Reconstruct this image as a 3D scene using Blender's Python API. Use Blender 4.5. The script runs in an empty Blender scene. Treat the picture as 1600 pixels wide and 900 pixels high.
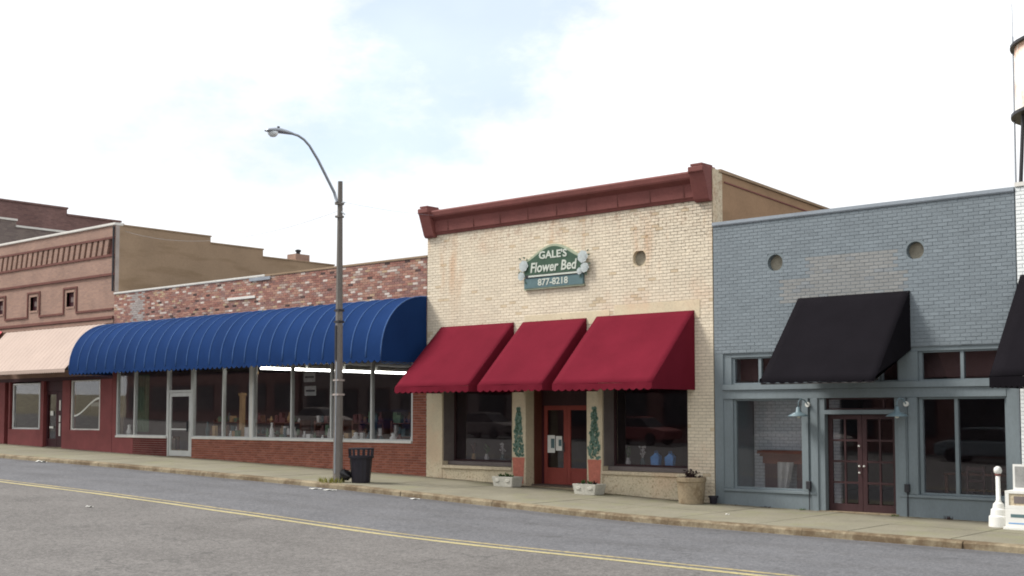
import bpy, math, random
from mathutils import Vector
R = math.radians
rnd = random.Random(7)
sc = bpy.context.scene
COL = sc.collection

# ------------------------------------------------------------------ camera, sky, sun, exposure
cam_d = bpy.data.cameras.new('camera'); cam = bpy.data.objects.new('camera', cam_d); COL.objects.link(cam)
sc.camera = cam
cam.location = (20.0, -24.85, 2.0)
cam.rotation_euler = (R(90 + 3.4766), 0, R(41.4627))
cam_d.sensor_fit = 'HORIZONTAL'; cam_d.sensor_width = 36.0
cam_d.lens = 36.0 * 1950 / 1600
cam_d.shift_y = (530.78 - 450) / 1600
cam_d.clip_start = 0.1; cam_d.clip_end = 2000

SUN_EL, SUN_AZ = 48.0, 238.0          # azimuth clockwise from +Y
world = bpy.data.worlds.new('World'); sc.world = world; world.use_nodes = True
wn = world.node_tree; wn.nodes.clear()
def wnode(t, **k):
    n = wn.nodes.new(t)
    for a, b in k.items(): setattr(n, a, b)
    return n
sky = wnode('ShaderNodeTexSky', sky_type='NISHITA', sun_disc=False)
sky.sun_elevation = R(SUN_EL); sky.sun_rotation = R(SUN_AZ); sky.air_density = 1.0; sky.dust_density = 1.5
tc = wnode('ShaderNodeTexCoord')
nz = wnode('ShaderNodeTexNoise'); nz.inputs['Scale'].default_value = 3.4; nz.inputs['Detail'].default_value = 8; nz.inputs['Roughness'].default_value = .62
mp = wnode('ShaderNodeMapping'); mp.inputs['Location'].default_value = (1.3, 0.4, 2.2); mp.inputs['Scale'].default_value = (1, 1, 1.9)
wn.links.new(tc.outputs['Generated'], mp.inputs['Vector']); wn.links.new(mp.outputs['Vector'], nz.inputs['Vector'])
# a clear gap in the cloud deck, in the direction where the photograph shows it
dn = Vector((-0.69, 0.655, 0.31)).normalized()
dot = wnode('ShaderNodeVectorMath', operation='DOT_PRODUCT'); dot.inputs[1].default_value = dn
wn.links.new(tc.outputs['Generated'], dot.inputs[0])
gap = wnode('ShaderNodeMapRange'); gap.inputs['From Min'].default_value = .979; gap.inputs['From Max'].default_value = .9985
gap.inputs['To Min'].default_value = 0; gap.inputs['To Max'].default_value = .20
wn.links.new(dot.outputs['Value'], gap.inputs['Value'])
sub = wnode('ShaderNodeMath', operation='SUBTRACT'); wn.links.new(nz.outputs['Fac'], sub.inputs[0]); wn.links.new(gap.outputs[0], sub.inputs[1])
ramp = wnode('ShaderNodeMapRange', interpolation_type='SMOOTHSTEP')
ramp.inputs['From Min'].default_value = .24; ramp.inputs['From Max'].default_value = .44
ramp.inputs['To Min'].default_value = .42; ramp.inputs['To Max'].default_value = 1
wn.links.new(sub.outputs[0], ramp.inputs['Value'])
nz2 = wnode('ShaderNodeTexNoise'); nz2.inputs['Scale'].default_value = 5.0; nz2.inputs['Detail'].default_value = 6
wn.links.new(mp.outputs['Vector'], nz2.inputs['Vector'])
cr = wnode('ShaderNodeMapRange'); cr.inputs['From Min'].default_value = .3; cr.inputs['From Max'].default_value = .7
cr.inputs['To Min'].default_value = 4.8; cr.inputs['To Max'].default_value = 6.4
wn.links.new(nz2.outputs['Fac'], cr.inputs['Value'])
cc = wnode('ShaderNodeVectorMath', operation='SCALE'); cc.inputs[0].default_value = (.985, 1.0, 1.02)
wn.links.new(cr.outputs[0], cc.inputs['Scale'])
mx = wnode('ShaderNodeMix', data_type='RGBA')
wn.links.new(ramp.outputs[0], mx.inputs['Factor']); wn.links.new(sky.outputs[0], mx.inputs['A']); wn.links.new(cc.outputs[0], mx.inputs['B'])
bg = wnode('ShaderNodeBackground'); bg.inputs['Strength'].default_value = 0.1
wn.links.new(mx.outputs['Result'], bg.inputs['Color'])
wo = wnode('ShaderNodeOutputWorld'); wn.links.new(bg.outputs[0], wo.inputs[0])

sd = bpy.data.lights.new('sun', 'SUN'); sd.energy = 2.1; sd.angle = R(16); sd.color = (1.0, .95, .88)
so = bpy.data.objects.new('sun', sd); COL.objects.link(so)
az, el = R(SUN_AZ), R(SUN_EL)
sv = Vector((math.sin(az) * math.cos(el), math.cos(az) * math.cos(el), math.sin(el)))
so.rotation_euler = (-sv).to_track_quat('-Z', 'Y').to_euler(); so.location = sv * 60
vs = sc.view_settings; vs.view_transform = 'Standard'; vs.look = 'None'; vs.exposure = 1.1; vs.gamma = 1; vs.use_curve_mapping = False
sc.cycles.max_bounces = 8; sc.cycles.transparent_max_bounces = 12
sc.cycles.filter_width = 1.9

# ------------------------------------------------------------------ helpers
def lin(*c):   # sRGB 0..255 -> linear
    return tuple(((x / 255) / 12.92 if x / 255 <= .04045 else ((x / 255 + .055) / 1.055) ** 2.4) for x in c)

def M(name, col, rough=.85, var=.18, vs=1.2, fine=.12, fs=35, bump=0., bs=90, metal=0., spec=.25, attr=None, stretch=(1, 1, 1), extra=None):
    m = bpy.data.materials.new(name); m.use_nodes = True; t = m.node_tree; n = t.nodes; L = t.links
    b = n['Principled BSDF']; b.inputs['Roughness'].default_value = rough; b.inputs['Metallic'].default_value = metal
    b.inputs['Specular IOR Level'].default_value = spec
    g = n.new('ShaderNodeNewGeometry'); mpn = n.new('ShaderNodeMapping'); mpn.inputs['Scale'].default_value = stretch
    L.new(g.outputs['Position'], mpn.inputs['Vector'])
    def noise(scale, det=5, rg=.6):
        q = n.new('ShaderNodeTexNoise'); q.inputs['Scale'].default_value = scale; q.inputs['Detail'].default_value = det; q.inputs['Roughness'].default_value = rg
        L.new(mpn.outputs[0], q.inputs['Vector']); return q.outputs['Fac']
    def mrange(s, a, b_, c, d, smooth=False):
        q = n.new('ShaderNodeMapRange')
        if smooth: q.interpolation_type = 'SMOOTHSTEP'
        for k, v in zip(('From Min', 'From Max', 'To Min', 'To Max'), (a, b_, c, d)): q.inputs[k].default_value = v
        L.new(s, q.inputs['Value']); return q.outputs[0]
    def math_(op, a, b_):
        q = n.new('ShaderNodeMath'); q.operation = op
        for i, s in enumerate((a, b_)):
            if isinstance(s, (int, float)): q.inputs[i].default_value = s
            else: L.new(s, q.inputs[i])
        return q.outputs[0]
    def mix(f, a, b_):
        q = n.new('ShaderNodeMix'); q.data_type = 'RGBA'
        for k, s in (('Factor', f), ('A', a), ('B', b_)):
            if isinstance(s, (int, float)): q.inputs[k].default_value = s
            elif isinstance(s, tuple): q.inputs[k].default_value = (*s[:3], 1)
            else: L.new(s, q.inputs[k])
        return q.outputs['Result']
    f1 = mrange(noise(vs), .25, .75, 1 - var, 1 + var); f2 = mrange(noise(fs, 3), .25, .75, 1 - fine, 1 + fine)
    fac = math_('MULTIPLY', f1, f2)
    if attr:
        a = n.new('ShaderNodeAttribute'); a.attribute_name = attr; base = a.outputs['Color']
    else:
        a = n.new('ShaderNodeRGB'); a.outputs[0].default_value = (*col, 1); base = a.outputs[0]
    vm = n.new('ShaderNodeVectorMath'); vm.operation = 'SCALE'; L.new(base, vm.inputs[0]); L.new(fac, vm.inputs['Scale'])
    out = vm.outputs[0]
    if extra: out = extra(dict(n=n, L=L, noise=noise, mrange=mrange, math=math_, mix=mix, pos=g.outputs['Position'], mp=mpn, b=b), out)
    L.new(out, b.inputs['Base Color'])
    if bump:
        bn = n.new('ShaderNodeBump'); bn.inputs['Strength'].default_value = bump; bn.inputs['Distance'].default_value = .01
        L.new(noise(bs, 4), bn.inputs['Height']); L.new(bn.outputs[0], b.inputs['Normal'])
    return m

def glass_mat(name, tint=(.8, .82, .84), refl=1.0):
    m = bpy.data.materials.new(name); m.use_nodes = True; t = m.node_tree; t.nodes.clear(); n = t.nodes; L = t.links
    tr = n.new('ShaderNodeBsdfTransparent'); tr.inputs[0].default_value = (*tint, 1)
    gl = n.new('ShaderNodeBsdfGlossy'); gl.inputs['Roughness'].default_value = .015
    g = n.new('ShaderNodeNewGeometry'); nn = n.new('ShaderNodeTexNoise'); nn.inputs['Scale'].default_value = .9; nn.inputs['Detail'].default_value = 1
    L.new(g.outputs['Position'], nn.inputs['Vector'])
    bp = n.new('ShaderNodeBump'); bp.inputs['Strength'].default_value = .02; bp.inputs['Distance'].default_value = .03
    L.new(nn.outputs['Fac'], bp.inputs['Height']); L.new(bp.outputs[0], gl.inputs['Normal'])
    fr = n.new('ShaderNodeFresnel'); io = n.new('ShaderNodeMapRange'); io.inputs['To Min'].default_value = 1.5; io.inputs['To Max'].default_value = 1 / 1.5; L.new(g.outputs['Backfacing'], io.inputs['Value']); L.new(io.outputs[0], fr.inputs['IOR'])   # a thin pane: same reflectance from both sides
    mu = n.new('ShaderNodeMath'); mu.operation = 'MULTIPLY'; mu.inputs[1].default_value = 1.3 * refl; L.new(fr.outputs[0], mu.inputs[0])
    mxs = n.new('ShaderNodeMixShader'); L.new(mu.outputs[0], mxs.inputs[0]); L.new(tr.outputs[0], mxs.inputs[1]); L.new(gl.outputs[0], mxs.inputs[2])
    o = n.new('ShaderNodeOutputMaterial'); L.new(mxs.outputs[0], o.inputs[0]); return m

def emit_mat(name, col, s):
    m = bpy.data.materials.new(name); m.use_nodes = True; b = m.node_tree.nodes['Principled BSDF']
    b.inputs['Base Color'].default_value = (*col, 1); b.inputs['Emission Color'].default_value = (*col, 1); b.inputs['Emission Strength'].default_value = s
    return m

ORG = {}
class MB:
    def __init__(s): s.v = []; s.f = []; s.c = []
    def add(s, vs_, fs, col=None):
        o = len(s.v); s.v += [tuple(p) for p in vs_]; s.f += [tuple(i + o for i in q) for q in fs]
        if col is not None: s.c += [col] * len(vs_)
        return s
    def box(s, x0, x1, y0, y1, z0, z1, col=None):
        return s.add([(x0, y0, z0), (x1, y0, z0), (x1, y1, z0), (x0, y1, z0), (x0, y0, z1), (x1, y0, z1), (x1, y1, z1), (x0, y1, z1)],
              [(0, 3, 2, 1), (4, 5, 6, 7), (0, 1, 5, 4), (1, 2, 6, 5), (2, 3, 7, 6), (3, 0, 4, 7)], col)
    def prism(s, pts, axis, a, b):   # closed 2D polygon extruded along axis: 'x' -> pts (y,z); 'y' -> pts (x,z); 'z' -> pts (x,y)
        n = len(pts)
        def P(p, t): return {'x': (t, p[0], p[1]), 'y': (p[0], t, p[1]), 'z': (p[0], p[1], t)}[axis]
        vs_ = [P(p, a) for p in pts] + [P(p, b) for p in pts]
        fs = [tuple(range(n))[::-1], tuple(range(n, 2 * n))] + [(i, (i + 1) % n, n + (i + 1) % n, n + i) for i in range(n)]
        return s.add(vs_, fs)
    def tube(s, pts, rad, n=8, cap=True):
        pts = [Vector(p) for p in pts]; m = len(pts)
        if not hasattr(rad, '__len__'): rad = [rad] * m
        vs_ = []; fs = []; up = None
        for i, p in enumerate(pts):
            t = (pts[min(i + 1, m - 1)] - pts[max(i - 1, 0)]).normalized()
            if up is None: up = Vector((0, 0, 1)) if abs(t.z) < .9 else Vector((1, 0, 0))
            a = t.cross(up).normalized(); b = t.cross(a).normalized(); up = -b if False else up
            for k in range(n):
                q = 2 * math.pi * (k + .5) / n; vs_.append(p + (a * math.cos(q) + b * math.sin(q)) * rad[i])
        for i in range(m - 1):
            for k in range(n): fs.append((i * n + k, i * n + (k + 1) % n, (i + 1) * n + (k + 1) % n, (i + 1) * n + k))
        if cap: fs += [tuple(range(n)), tuple(range((m - 1) * n, m * n))]
        return s.add(vs_, fs)
    def lathe(s, c, prof, n=20, sx=1., sy=1.):
        vs_ = []; fs = []; m = len(prof)
        for r, z in prof:
            for k in range(n): q = 2 * math.pi * k / n; vs_.append((c[0] + r * sx * math.cos(q), c[1] + r * sy * math.sin(q), c[2] + z))
        for i in range(m - 1):
            for k in range(n): fs.append((i * n + k, i * n + (k + 1) % n, (i + 1) * n + (k + 1) % n, (i + 1) * n + k))
        fs += [tuple(range(n))[::-1], tuple(range((m - 1) * n, m * n))]
        return s.add(vs_, fs)
    def grid(s, fn, nu, nv):
        vs_ = [fn(i / nu, j / nv) for j in range(nv + 1) for i in range(nu + 1)]
        fs = [(j * (nu + 1) + i, j * (nu + 1) + i + 1, (j + 1) * (nu + 1) + i + 1, (j + 1) * (nu + 1) + i) for j in range(nv) for i in range(nu)]
        return s.add(vs_, fs)
    def build(s, name, mat, parent=None, smooth=False, bev=0., org=None, solid=0.):
        o_ = Vector(org) if org is not None else (ORG[parent.name] if parent else Vector((0, 0, 0)))
        me = bpy.data.meshes.new(name); me.from_pydata([tuple(Vector(p) - o_) for p in s.v], [], s.f)
        if s.c:
            a = me.color_attributes.new('bc', 'FLOAT_COLOR', 'POINT'); a.data.foreach_set('color', [q for c in s.c for q in (*c, 1)])
        me.materials.append(mat)
        if smooth: me.shade_smooth()
        me.update()
        return link(name, me, parent, o_, bev, solid, smooth)
def link(name, me, parent, o_, bev=0., solid=0., smooth=False):
    o = bpy.data.objects.new(name, me); COL.objects.link(o)
    ORG[o.name] = o_
    if parent: o.parent = parent; o.location = o_ - ORG[parent.name]
    else: o.location = o_
    if solid:
        md = o.modifiers.new('thickness', 'SOLIDIFY'); md.thickness = solid; md.offset = 0
    if bev:
        md = o.modifiers.new('bevel', 'BEVEL'); md.width = bev; md.segments = 2; md.limit_method = 'ANGLE'
    return o
def tag(o, label=None, cat=None, group=None, kind=None):
    for k, v in (('label', label), ('category', cat), ('group', group), ('kind', kind)):
        if v: o[k] = v
    return o
def thing(name, loc, label, cat, group=None):
    o = bpy.data.objects.new(name, None); COL.objects.link(o); o.location = loc; o.empty_display_size = .2
    ORG[o.name] = Vector(loc); return tag(o, label, cat, group)
def box(name, mat, parent, x0, x1, y0, y1, z0, z1, bev=0.):
    return MB().box(x0, x1, y0, y1, z0, z1).build(name, mat, parent, bev=bev)
def copy_tree(o, parent=None):
    c = o.copy(); COL.objects.link(c); c.parent = parent
    for ch in list(o.children): copy_tree(ch, c)
    return c
def text_mesh(name, body, size, x, y, z, mat, parent, shear=0., bold=0., xs=1., depth=.004, align='CENTER'):
    cu = bpy.data.curves.new(name, 'FONT'); cu.body = body; cu.size = size; cu.shear = shear; cu.offset = bold; cu.extrude = depth
    cu.align_x = align; cu.resolution_u = 3
    o = bpy.data.objects.new(name + '_tmp', cu); COL.objects.link(o)
    dg = bpy.context.evaluated_depsgraph_get(); me = bpy.data.meshes.new_from_object(o.evaluated_get(dg))
    bpy.data.objects.remove(o); bpy.data.curves.remove(cu)
    o_ = ORG[parent.name]
    for v in me.vertices:
        p = v.co.copy(); v.co = Vector((x + p.x * xs, y - p.z, z + p.y)) - o_
    me.materials.clear(); me.materials.append(mat)
    return link(name, me, parent, o_)

# ground profile along the street (the street falls to the right)
GP = [(-90, 2.3), (-60, 1.55), (-40, 1.05), (-30, .82), (-22, .63), (-16, .53), (-10, .39), (-5, .27), (0, .10), (4.5, -.06), (9, -.10), (12, -.13), (20, -.22), (40, -.5), (90, -1.2)]
def zg(x):
    for (a, za), (b, zb) in zip(GP, GP[1:]):
        if x <= b: return za + (zb - za) * (x - a) / (b - a)
    return GP[-1][1]
def zs(x): return (zg(x - 1.2) + zg(x) + zg(x + 1.2)) / 3    # softened
def zroad(x, y):
    d = min(abs(y + 9.9), 6.1); return zs(x) - .02 - .11 * (d / 6.1) ** 1.6

# ------------------------------------------------------------------ materials
def asphalt_extra(k, c):
    # near lane browner and coarser, far lane blue-grey; worn wheel tracks; hairline cracks; patches
    sep = k['n'].new('ShaderNodeSeparateXYZ'); k['L'].new(k['pos'], sep.inputs[0])
    wob = k['math']('ADD', sep.outputs['Y'], k['mrange'](k['noise'](.5), .3, .7, -.25, .25))
    lane = k['mrange'](wob, -10.25, -9.85, 0, 1, True)
    c = k['mix'](lane, k['mix'](1.0, c, c), c)
    tint = k['mix'](lane, (1.03, .99, .95), (.93, .955, 1.02))
    q = k['n'].new('ShaderNodeMix'); q.data_type = 'RGBA'; q.blend_type = 'MULTIPLY'; q.inputs['Factor'].default_value = 1
    k['L'].new(c, q.inputs['A']); k['L'].new(tint, q.inputs['B']); c = q.outputs['Result']
    vor = k['n'].new('ShaderNodeTexVoronoi'); vor.inputs['Scale'].default_value = 46; k['L'].new(k['pos'], vor.inputs['Vector'])
    sp = k['mrange'](vor.outputs['Color'], 0, 1, .62, 1.4)
    q = k['n'].new('ShaderNodeVectorMath'); q.operation = 'SCALE'; k['L'].new(c, q.inputs[0]); k['L'].new(sp, q.inputs['Scale']); c = q.outputs[0]
    for yy, w, amt in ((-6.2, .35, .12), (-7.9, .35, .12), (-12.0, .4, .10), (-4.15, .35, .35)):
        t = k['math']('ABSOLUTE', k['math']('SUBTRACT', wob, yy), 0)
        c = k['mix'](k['mrange'](t, 0, w * 1.6, amt, 0, True), c, (.055, .05, .046))
    vc = k['n'].new('ShaderNodeTexVoronoi'); vc.feature = 'DISTANCE_TO_EDGE'; vc.inputs['Scale'].default_value = .42
    dm = k['n'].new('ShaderNodeVectorMath'); dm.operation = 'ADD'
    nn = k['n'].new('ShaderNodeTexNoise'); nn.inputs['Scale'].default_value = 2.2; nn.inputs['Detail'].default_value = 4; k['L'].new(k['pos'], nn.inputs['Vector'])
    k['L'].new(k['pos'], dm.inputs[0]); k['L'].new(nn.outputs['Color'], dm.inputs[1]); k['L'].new(dm.outputs[0], vc.inputs['Vector'])
    cr_ = k['math']('MULTIPLY', k['mrange'](vc.outputs['Distance'], .0, .012, .55, 0), k['mrange'](k['noise'](.35), .46, .56, 0, 1))
    c = k['mix'](k['mrange'](k['noise'](1.1, 4, .6), .60, .70, 0, .35, True), c, (.07, .068, .066))
    return k['mix'](cr_, c, (.04, .04, .04))
m_asphalt = M('asphalt', (.132, .130, .130), .92, .16, .55, .24, 11, .5, 120, extra=asphalt_extra)
def conc_extra(k, c):
    sep = k['n'].new('ShaderNodeSeparateXYZ'); k['L'].new(k['pos'], sep.inputs[0])
    dirt = k['math']('MULTIPLY', k['mrange'](sep.outputs['Y'], -.55, .0, 0, .9, True), k['mrange'](k['noise'](2.6, 6, .75), .38, .60, 0, 1, True))
    c = k['mix'](dirt, c, lin(84, 74, 58))
    st = k['mrange'](k['noise'](.9, 6, .7), .48, .68, 0, .55, True)
    c = k['mix'](st, c, lin(128, 128, 98))
    return k['mix'](k['mrange'](k['noise'](3.1, 6, .75), .56, .72, 0, .5, True), c, lin(112, 98, 76))
m_walk = M('sidewalk_concrete', lin(127, 123, 108), .93, .18, .7, .18, 30, .3, 100, extra=conc_extra)
m_walkj = M('sidewalk_bed', lin(66, 62, 46), .95)
def kerb_extra(k, c):
    return k['mix'](k['mrange'](k['noise'](1.3, 6, .75), .40, .60, 0, .85, True), c, lin(88, 72, 54))
m_kerb = M('kerb_concrete', lin(134, 123, 102), .93, .2, 1.5, .2, 24, .4, 60, extra=kerb_extra)
def paint_wear(k, c):
    return k['mix'](k['mrange'](k['noise'](16, 5, .7), .50, .66, 0, .75), c, (.14, .135, .13))
m_yellow = M('yellow_road_paint', lin(170, 159, 116), .8, .12, 2, .15, 40, extra=paint_wear)
m_yellow2 = M('worn_yellow_road_paint', lin(176, 160, 108), .85, .15, 2, .2, 40,
              extra=lambda k, c: k['mix'](k['mrange'](k['noise'](10, 5, .7), .40, .62, .15, .8), c, (.14, .135, .13)))
m_dirt = M('bare_ground', lin(120, 112, 90), .95, .25, .2, .2, 8)

def cream_extra(k, c):
    sep = k['n'].new('ShaderNodeSeparateXYZ'); k['L'].new(k['pos'], sep.inputs[0]); z = sep.outputs['Z']; x = sep.outputs['X']
    mq = k['n'].new('ShaderNodeMapping'); mq.inputs['Scale'].default_value = (1.5, 1.5, .32); k['L'].new(k['pos'], mq.inputs[0])
    nq = k['n'].new('ShaderNodeTexNoise'); nq.inputs['Scale'].default_value = .9; nq.inputs['Detail'].default_value = 6; nq.inputs['Roughness'].default_value = .65; k['L'].new(mq.outputs[0], nq.inputs[0])
    rust = k['math']('MULTIPLY', k['mrange'](nq.outputs['Fac'], .50, .70, 0, .5, True), k['mrange'](z, 4.6, 6.4, .15, 1, True))
    c = k['mix'](rust, c, lin(190, 140, 98))
    pk = k['mrange'](k['noise'](.55, 4), .55, .70, 0, .35, True); c = k['mix'](pk, c, lin(205, 168, 140))
    chips = k['math']('MULTIPLY', k['mrange'](k['noise'](7.5, 5, .8), .655, .70, 0, .85), k['mrange'](k['noise'](.8), .42, .6, 0, 1))
    c = k['mix'](chips, c, lin(120, 88, 70))
    low = k['math']('MULTIPLY', k['mrange'](z, .2, 1.15, .75, 0, True), k['mrange'](k['noise'](20, 5, .8), .53, .62, 0, 1))
    c = k['mix'](low, c, lin(126, 104, 78))
    top = k['math']('MULTIPLY', k['mrange'](z, 6.2, 7.1, 0, .55, True), k['mrange'](k['noise'](5, 6, .8), .5, .62, 0, 1))
    c = k['mix'](top, c, lin(150, 112, 92))
    pit = k['math']('MULTIPLY', k['math']('MULTIPLY', k['mrange'](x, -.5, 2.6, .1, 1, True), k['mrange'](z, 4.9, 6.3, .2, 1, True)), k['mrange'](k['noise'](17, 4, .75), .56, .63, 0, .7))
    c = k['mix'](pit, c, lin(112, 94, 74))
    return c
CREAM = lin(214, 203, 183)
m_cream = M('cream_painted_brick', CREAM, .82, .10, .9, .08, 22, .25, 160, attr='bc', extra=cream_extra)
m_creamw = M('cream_painted_wall', lin(200, 187, 162), .85, .10, .9, .10, 22, .3, 120, extra=cream_extra)
def mortar_extra(k, c):
    sep = k['n'].new('ShaderNodeSeparateXYZ'); k['L'].new(k['pos'], sep.inputs[0])
    w = k['math']('MULTIPLY', k['mrange'](sep.outputs['X'], -1.5, 3.4, .12, 1, True), k['mrange'](sep.outputs['Z'], 4.6, 6.4, .35, 1, True))
    return k['mix'](k['math']('MULTIPLY', w, k['mrange'](k['noise'](1.6, 6, .75), .40, .54, .2, 1)), c, lin(58, 48, 38))
m_creamm = M('cream_painted_mortar', lin(186, 174, 152), .9, .2, 3.0, .15, 22, extra=mortar_extra)
m_creams = M('cream_stucco', lin(202, 190, 164), .88, .12, 1.2, .1, 25, .4, 40, extra=cream_extra)
GREY = lin(120, 129, 135)
m_grey = M('grey_painted_brick', GREY, .7, .08, 1.0, .06, 25, .2, 160, attr='bc')
m_greym = M('grey_painted_mortar', lin(114, 122, 128), .85, .15, 2)
m_greyw = M('grey_painted_wood', lin(114, 124, 129), .6, .12, 1.5, .08, 30, .15, 60, stretch=(1, 1, .4))
m_greyc = M('grey_metal_coping', lin(142, 150, 158), .5, .15, 1.0, .1, 20, metal=.2)
m_patch = M('old_red_brick', (.2, .1, .08), .9, .10, 2, .16, 40, .3, 140, attr='bc')
m_patchm = M('old_mortar', lin(164, 146, 136), .95, .3, 3, .2, 30)
m_bulk = M('red_brick_bulkhead', (.2, .08, .06), .88, .1, 2, .12, 40, .3, 140, attr='bc')
m_bulkm = M('red_brick_mortar', lin(130, 98, 84), .95, .2, 3)
def brick_tex(name, c1, c2, mort, sw=.215, sh=.075, rough=.9, extra=None, vertical_axis='xz'):
    def ex(k, c):
        n, L = k['n'], k['L']; sep = n.new('ShaderNodeSeparateXYZ'); L.new(k['pos'], sep.inputs[0]); cb = n.new('ShaderNodeCombineXYZ')
        L.new(sep.outputs['X' if vertical_axis == 'xz' else 'Y'], cb.inputs[0]); L.new(sep.outputs['Z'], cb.inputs[1])
        t = n.new('ShaderNodeTexBrick'); t.inputs['Scale'].default_value = 1; t.inputs['Brick Width'].default_value = sw; t.inputs['Row Height'].default_value = sh
        t.inputs['Mortar Size'].default_value = .007; t.inputs['Bias'].default_value = 0
        t.inputs['Color1'].default_value = (*c1, 1); t.inputs['Color2'].default_value = (*c2, 1); t.inputs['Mortar'].default_value = (*mort, 1)
        L.new(cb.outputs[0], t.inputs['Vector'])
        q = n.new('ShaderNodeMix'); q.data_type = 'RGBA'; q.blend_type = 'MULTIPLY'; q.inputs['Factor'].default_value = 1; L.new(c, q.inputs['A']); L.new(t.outputs['Color'], q.inputs['B'])
        out = q.outputs['Result']
        bp = n.new('ShaderNodeBump'); bp.inputs['Strength'].default_value = .4; bp.inputs['Distance'].default_value = .01; bp.invert = True
        L.new(t.outputs['Fac'], bp.inputs['Height']); L.new(bp.outputs[0], k['b'].inputs['Normal'])
        return extra(k, out) if extra else out
    return M(name, (1, 1, 1), rough, .16, .8, .14, 18, extra=ex)
m_lbrick = brick_tex('mauve_brick', lin(156, 126, 112), lin(142, 115, 104), lin(142, 124, 112))
m_lbrickd = M('dark_brick_moulding', lin(104, 68, 62), .9, .2, 2, .15, 30)
m_dbrick = brick_tex('dark_brick', lin(128, 98, 94), lin(110, 84, 82), lin(112, 98, 94), vertical_axis='yz')
m_gbrick = brick_tex('grey_brown_brick', lin(128, 116, 110), lin(112, 100, 98), lin(118, 110, 104), vertical_axis='yz')
def streak(k, c):
    mq = k['n'].new('ShaderNodeMapping'); mq.inputs['Scale'].default_value = (1, .5, 2.6); mq.inputs['Rotation'].default_value = (.2, 0, 0); k['L'].new(k['pos'], mq.inputs[0])
    nq = k['n'].new('ShaderNodeTexNoise'); nq.inputs['Scale'].default_value = 1.1; nq.inputs['Detail'].default_value = 5; k['L'].new(mq.outputs[0], nq.inputs[0])
    return k['mix'](k['mrange'](nq.outputs['Fac'], .5, .7, 0, .4, True), c, lin(116, 96, 72))
m_brown = M('olive_brown_coating', lin(150, 129, 107), .9, .12, .8, .08, 20, .3, 12, extra=streak)
m_tan = M('tan_stucco_side', lin(150, 122, 96), .9, .14, .9, .08, 20, .25, 30, extra=streak)
m_white = M('white_painted_brick', lin(226, 230, 230), .8, .08, 1, .06, 30, attr='bc')
m_whitem = M('white_painted_mortar', lin(190, 196, 198), .85)
m_trim = M('white_trim', lin(214, 212, 206), .6, .12, 2, .08, 30)
m_gtrim = M('greyed_trim', lin(158, 148, 142), .7, .2, 2, .1, 30)
m_alu = M('aluminium_frame', lin(196, 198, 196), .42, .10, 3, .05, 40, metal=.35, spec=.5)
m_maroon = M('maroon_paint', lin(126, 66, 66), .65, .18, 1.5, .1, 30)
m_maroond = M('dark_maroon_paint', lin(66, 32, 38), .55, .2, 1.5, .1, 30)
m_cornice = M('oxblood_cornice_paint', lin(116, 70, 66), .75, .18, 1.4, .12, 22, .2, 60)
m_red = M('crimson_awning_canvas', lin(102, 28, 42), .9, .14, 1.1, .05, 60, .55, 5, spec=.04)
m_blue = M('blue_awning_canvas', lin(25, 50, 93), .85, .16, .9, .06, 60, .5, 6, spec=.04)
m_blued = M('blue_awning_seam', lin(76, 104, 150), .85, spec=.04)
m_blacka = M('black_awning_canvas', lin(24, 22, 26), .95, .15, 1.2, .1, 50, .2, 300, spec=.04)
m_tanmetal = M('faded_tan_sheet_metal', lin(166, 147, 136), .6, .08, .8, .05, 20)
m_redscr = M('faded_red_sheet_metal', lin(176, 60, 66), .6, .1, 1)
m_frame = M('awning_frame_steel', lin(90, 88, 88), .5, metal=.6)
m_glass = glass_mat('shop_glass', (.97, .97, .98))
m_glassd = glass_mat('dark_shop_glass', (.90, .89, .91))
m_int = M('dim_interior_plaster', lin(112, 98, 96), .9, .2, .8)
m_intd = M('dark_interior_wall', lin(122, 106, 108), .9, .25, .8)
m_floor = M('interior_floor', lin(84, 72, 66), .7, .2, 1)
m_ceil = M('ceiling_board', lin(150, 146, 140), .9, .1, 1)
m_roof = M('roof_felt', lin(84, 82, 80), .95, .2, .6)
m_tube = emit_mat('lit_fluorescent_tube', (1, 1, .93), 5.0)
m_fix = M('white_enamel', lin(220, 220, 214), .5)
m_reddoor = M('red_painted_door', lin(140, 68, 60), .6, .16, 2, .1, 30, stretch=(1, 1, .4))
m_wood = M('brown_wood', lin(96, 56, 44), .6, .25, 3, .12, 30, stretch=(1, 1, .3))
m_dwood = M('maroon_stained_wood', lin(62, 42, 44), .5, .2, 3, .12, 30, stretch=(1, 1, .3))
m_pole = M('weathered_grey_pole', lin(112, 107, 102), .75, .16, 1.0, .14, 24, .2, 60, stretch=(1, 1, .35))
m_galv = M('galvanised_steel', lin(150, 156, 164), .45, .12, 3, .1, 30, metal=.6)
m_dmet = M('dark_painted_metal', lin(50, 50, 54), .5, .15, 3)
m_lens = M('clear_lamp_lens', lin(206, 212, 216), .2, .05, spec=.6)
m_bin = M('dark_navy_plastic', lin(30, 27, 37), .5, .15, 4, .08, 30, spec=.4)
m_bag = M('black_bag_plastic', lin(24, 22, 26), .35, .2, 8, spec=.5, bump=.5, bs=14)
m_conc = M('pale_planter_concrete', lin(186, 184, 174), .9, .16, 3, .2, 30, .4, 60)
m_conc2 = M('stained_planter_concrete', lin(142, 128, 106), .92, .25, 2.2, .2, 22, .5, 40, extra=lambda k, c: k['mix'](k['mrange'](k['noise'](3.2, 5, .7), .5, .66, 0, .6, True), c, lin(104, 84, 62)))
m_soil = M('potting_soil', lin(52, 42, 34), .95, .3, 20)
m_leaf = M('green_leaf', (.06, .11, .035), .6, .35, 9, .2, 40)
m_dead = M('dried_dark_leaf', lin(50, 34, 34), .8, .4, 14)
m_weed = M('yellow_green_grass', lin(120, 118, 52), .8, .35, 8)
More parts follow.
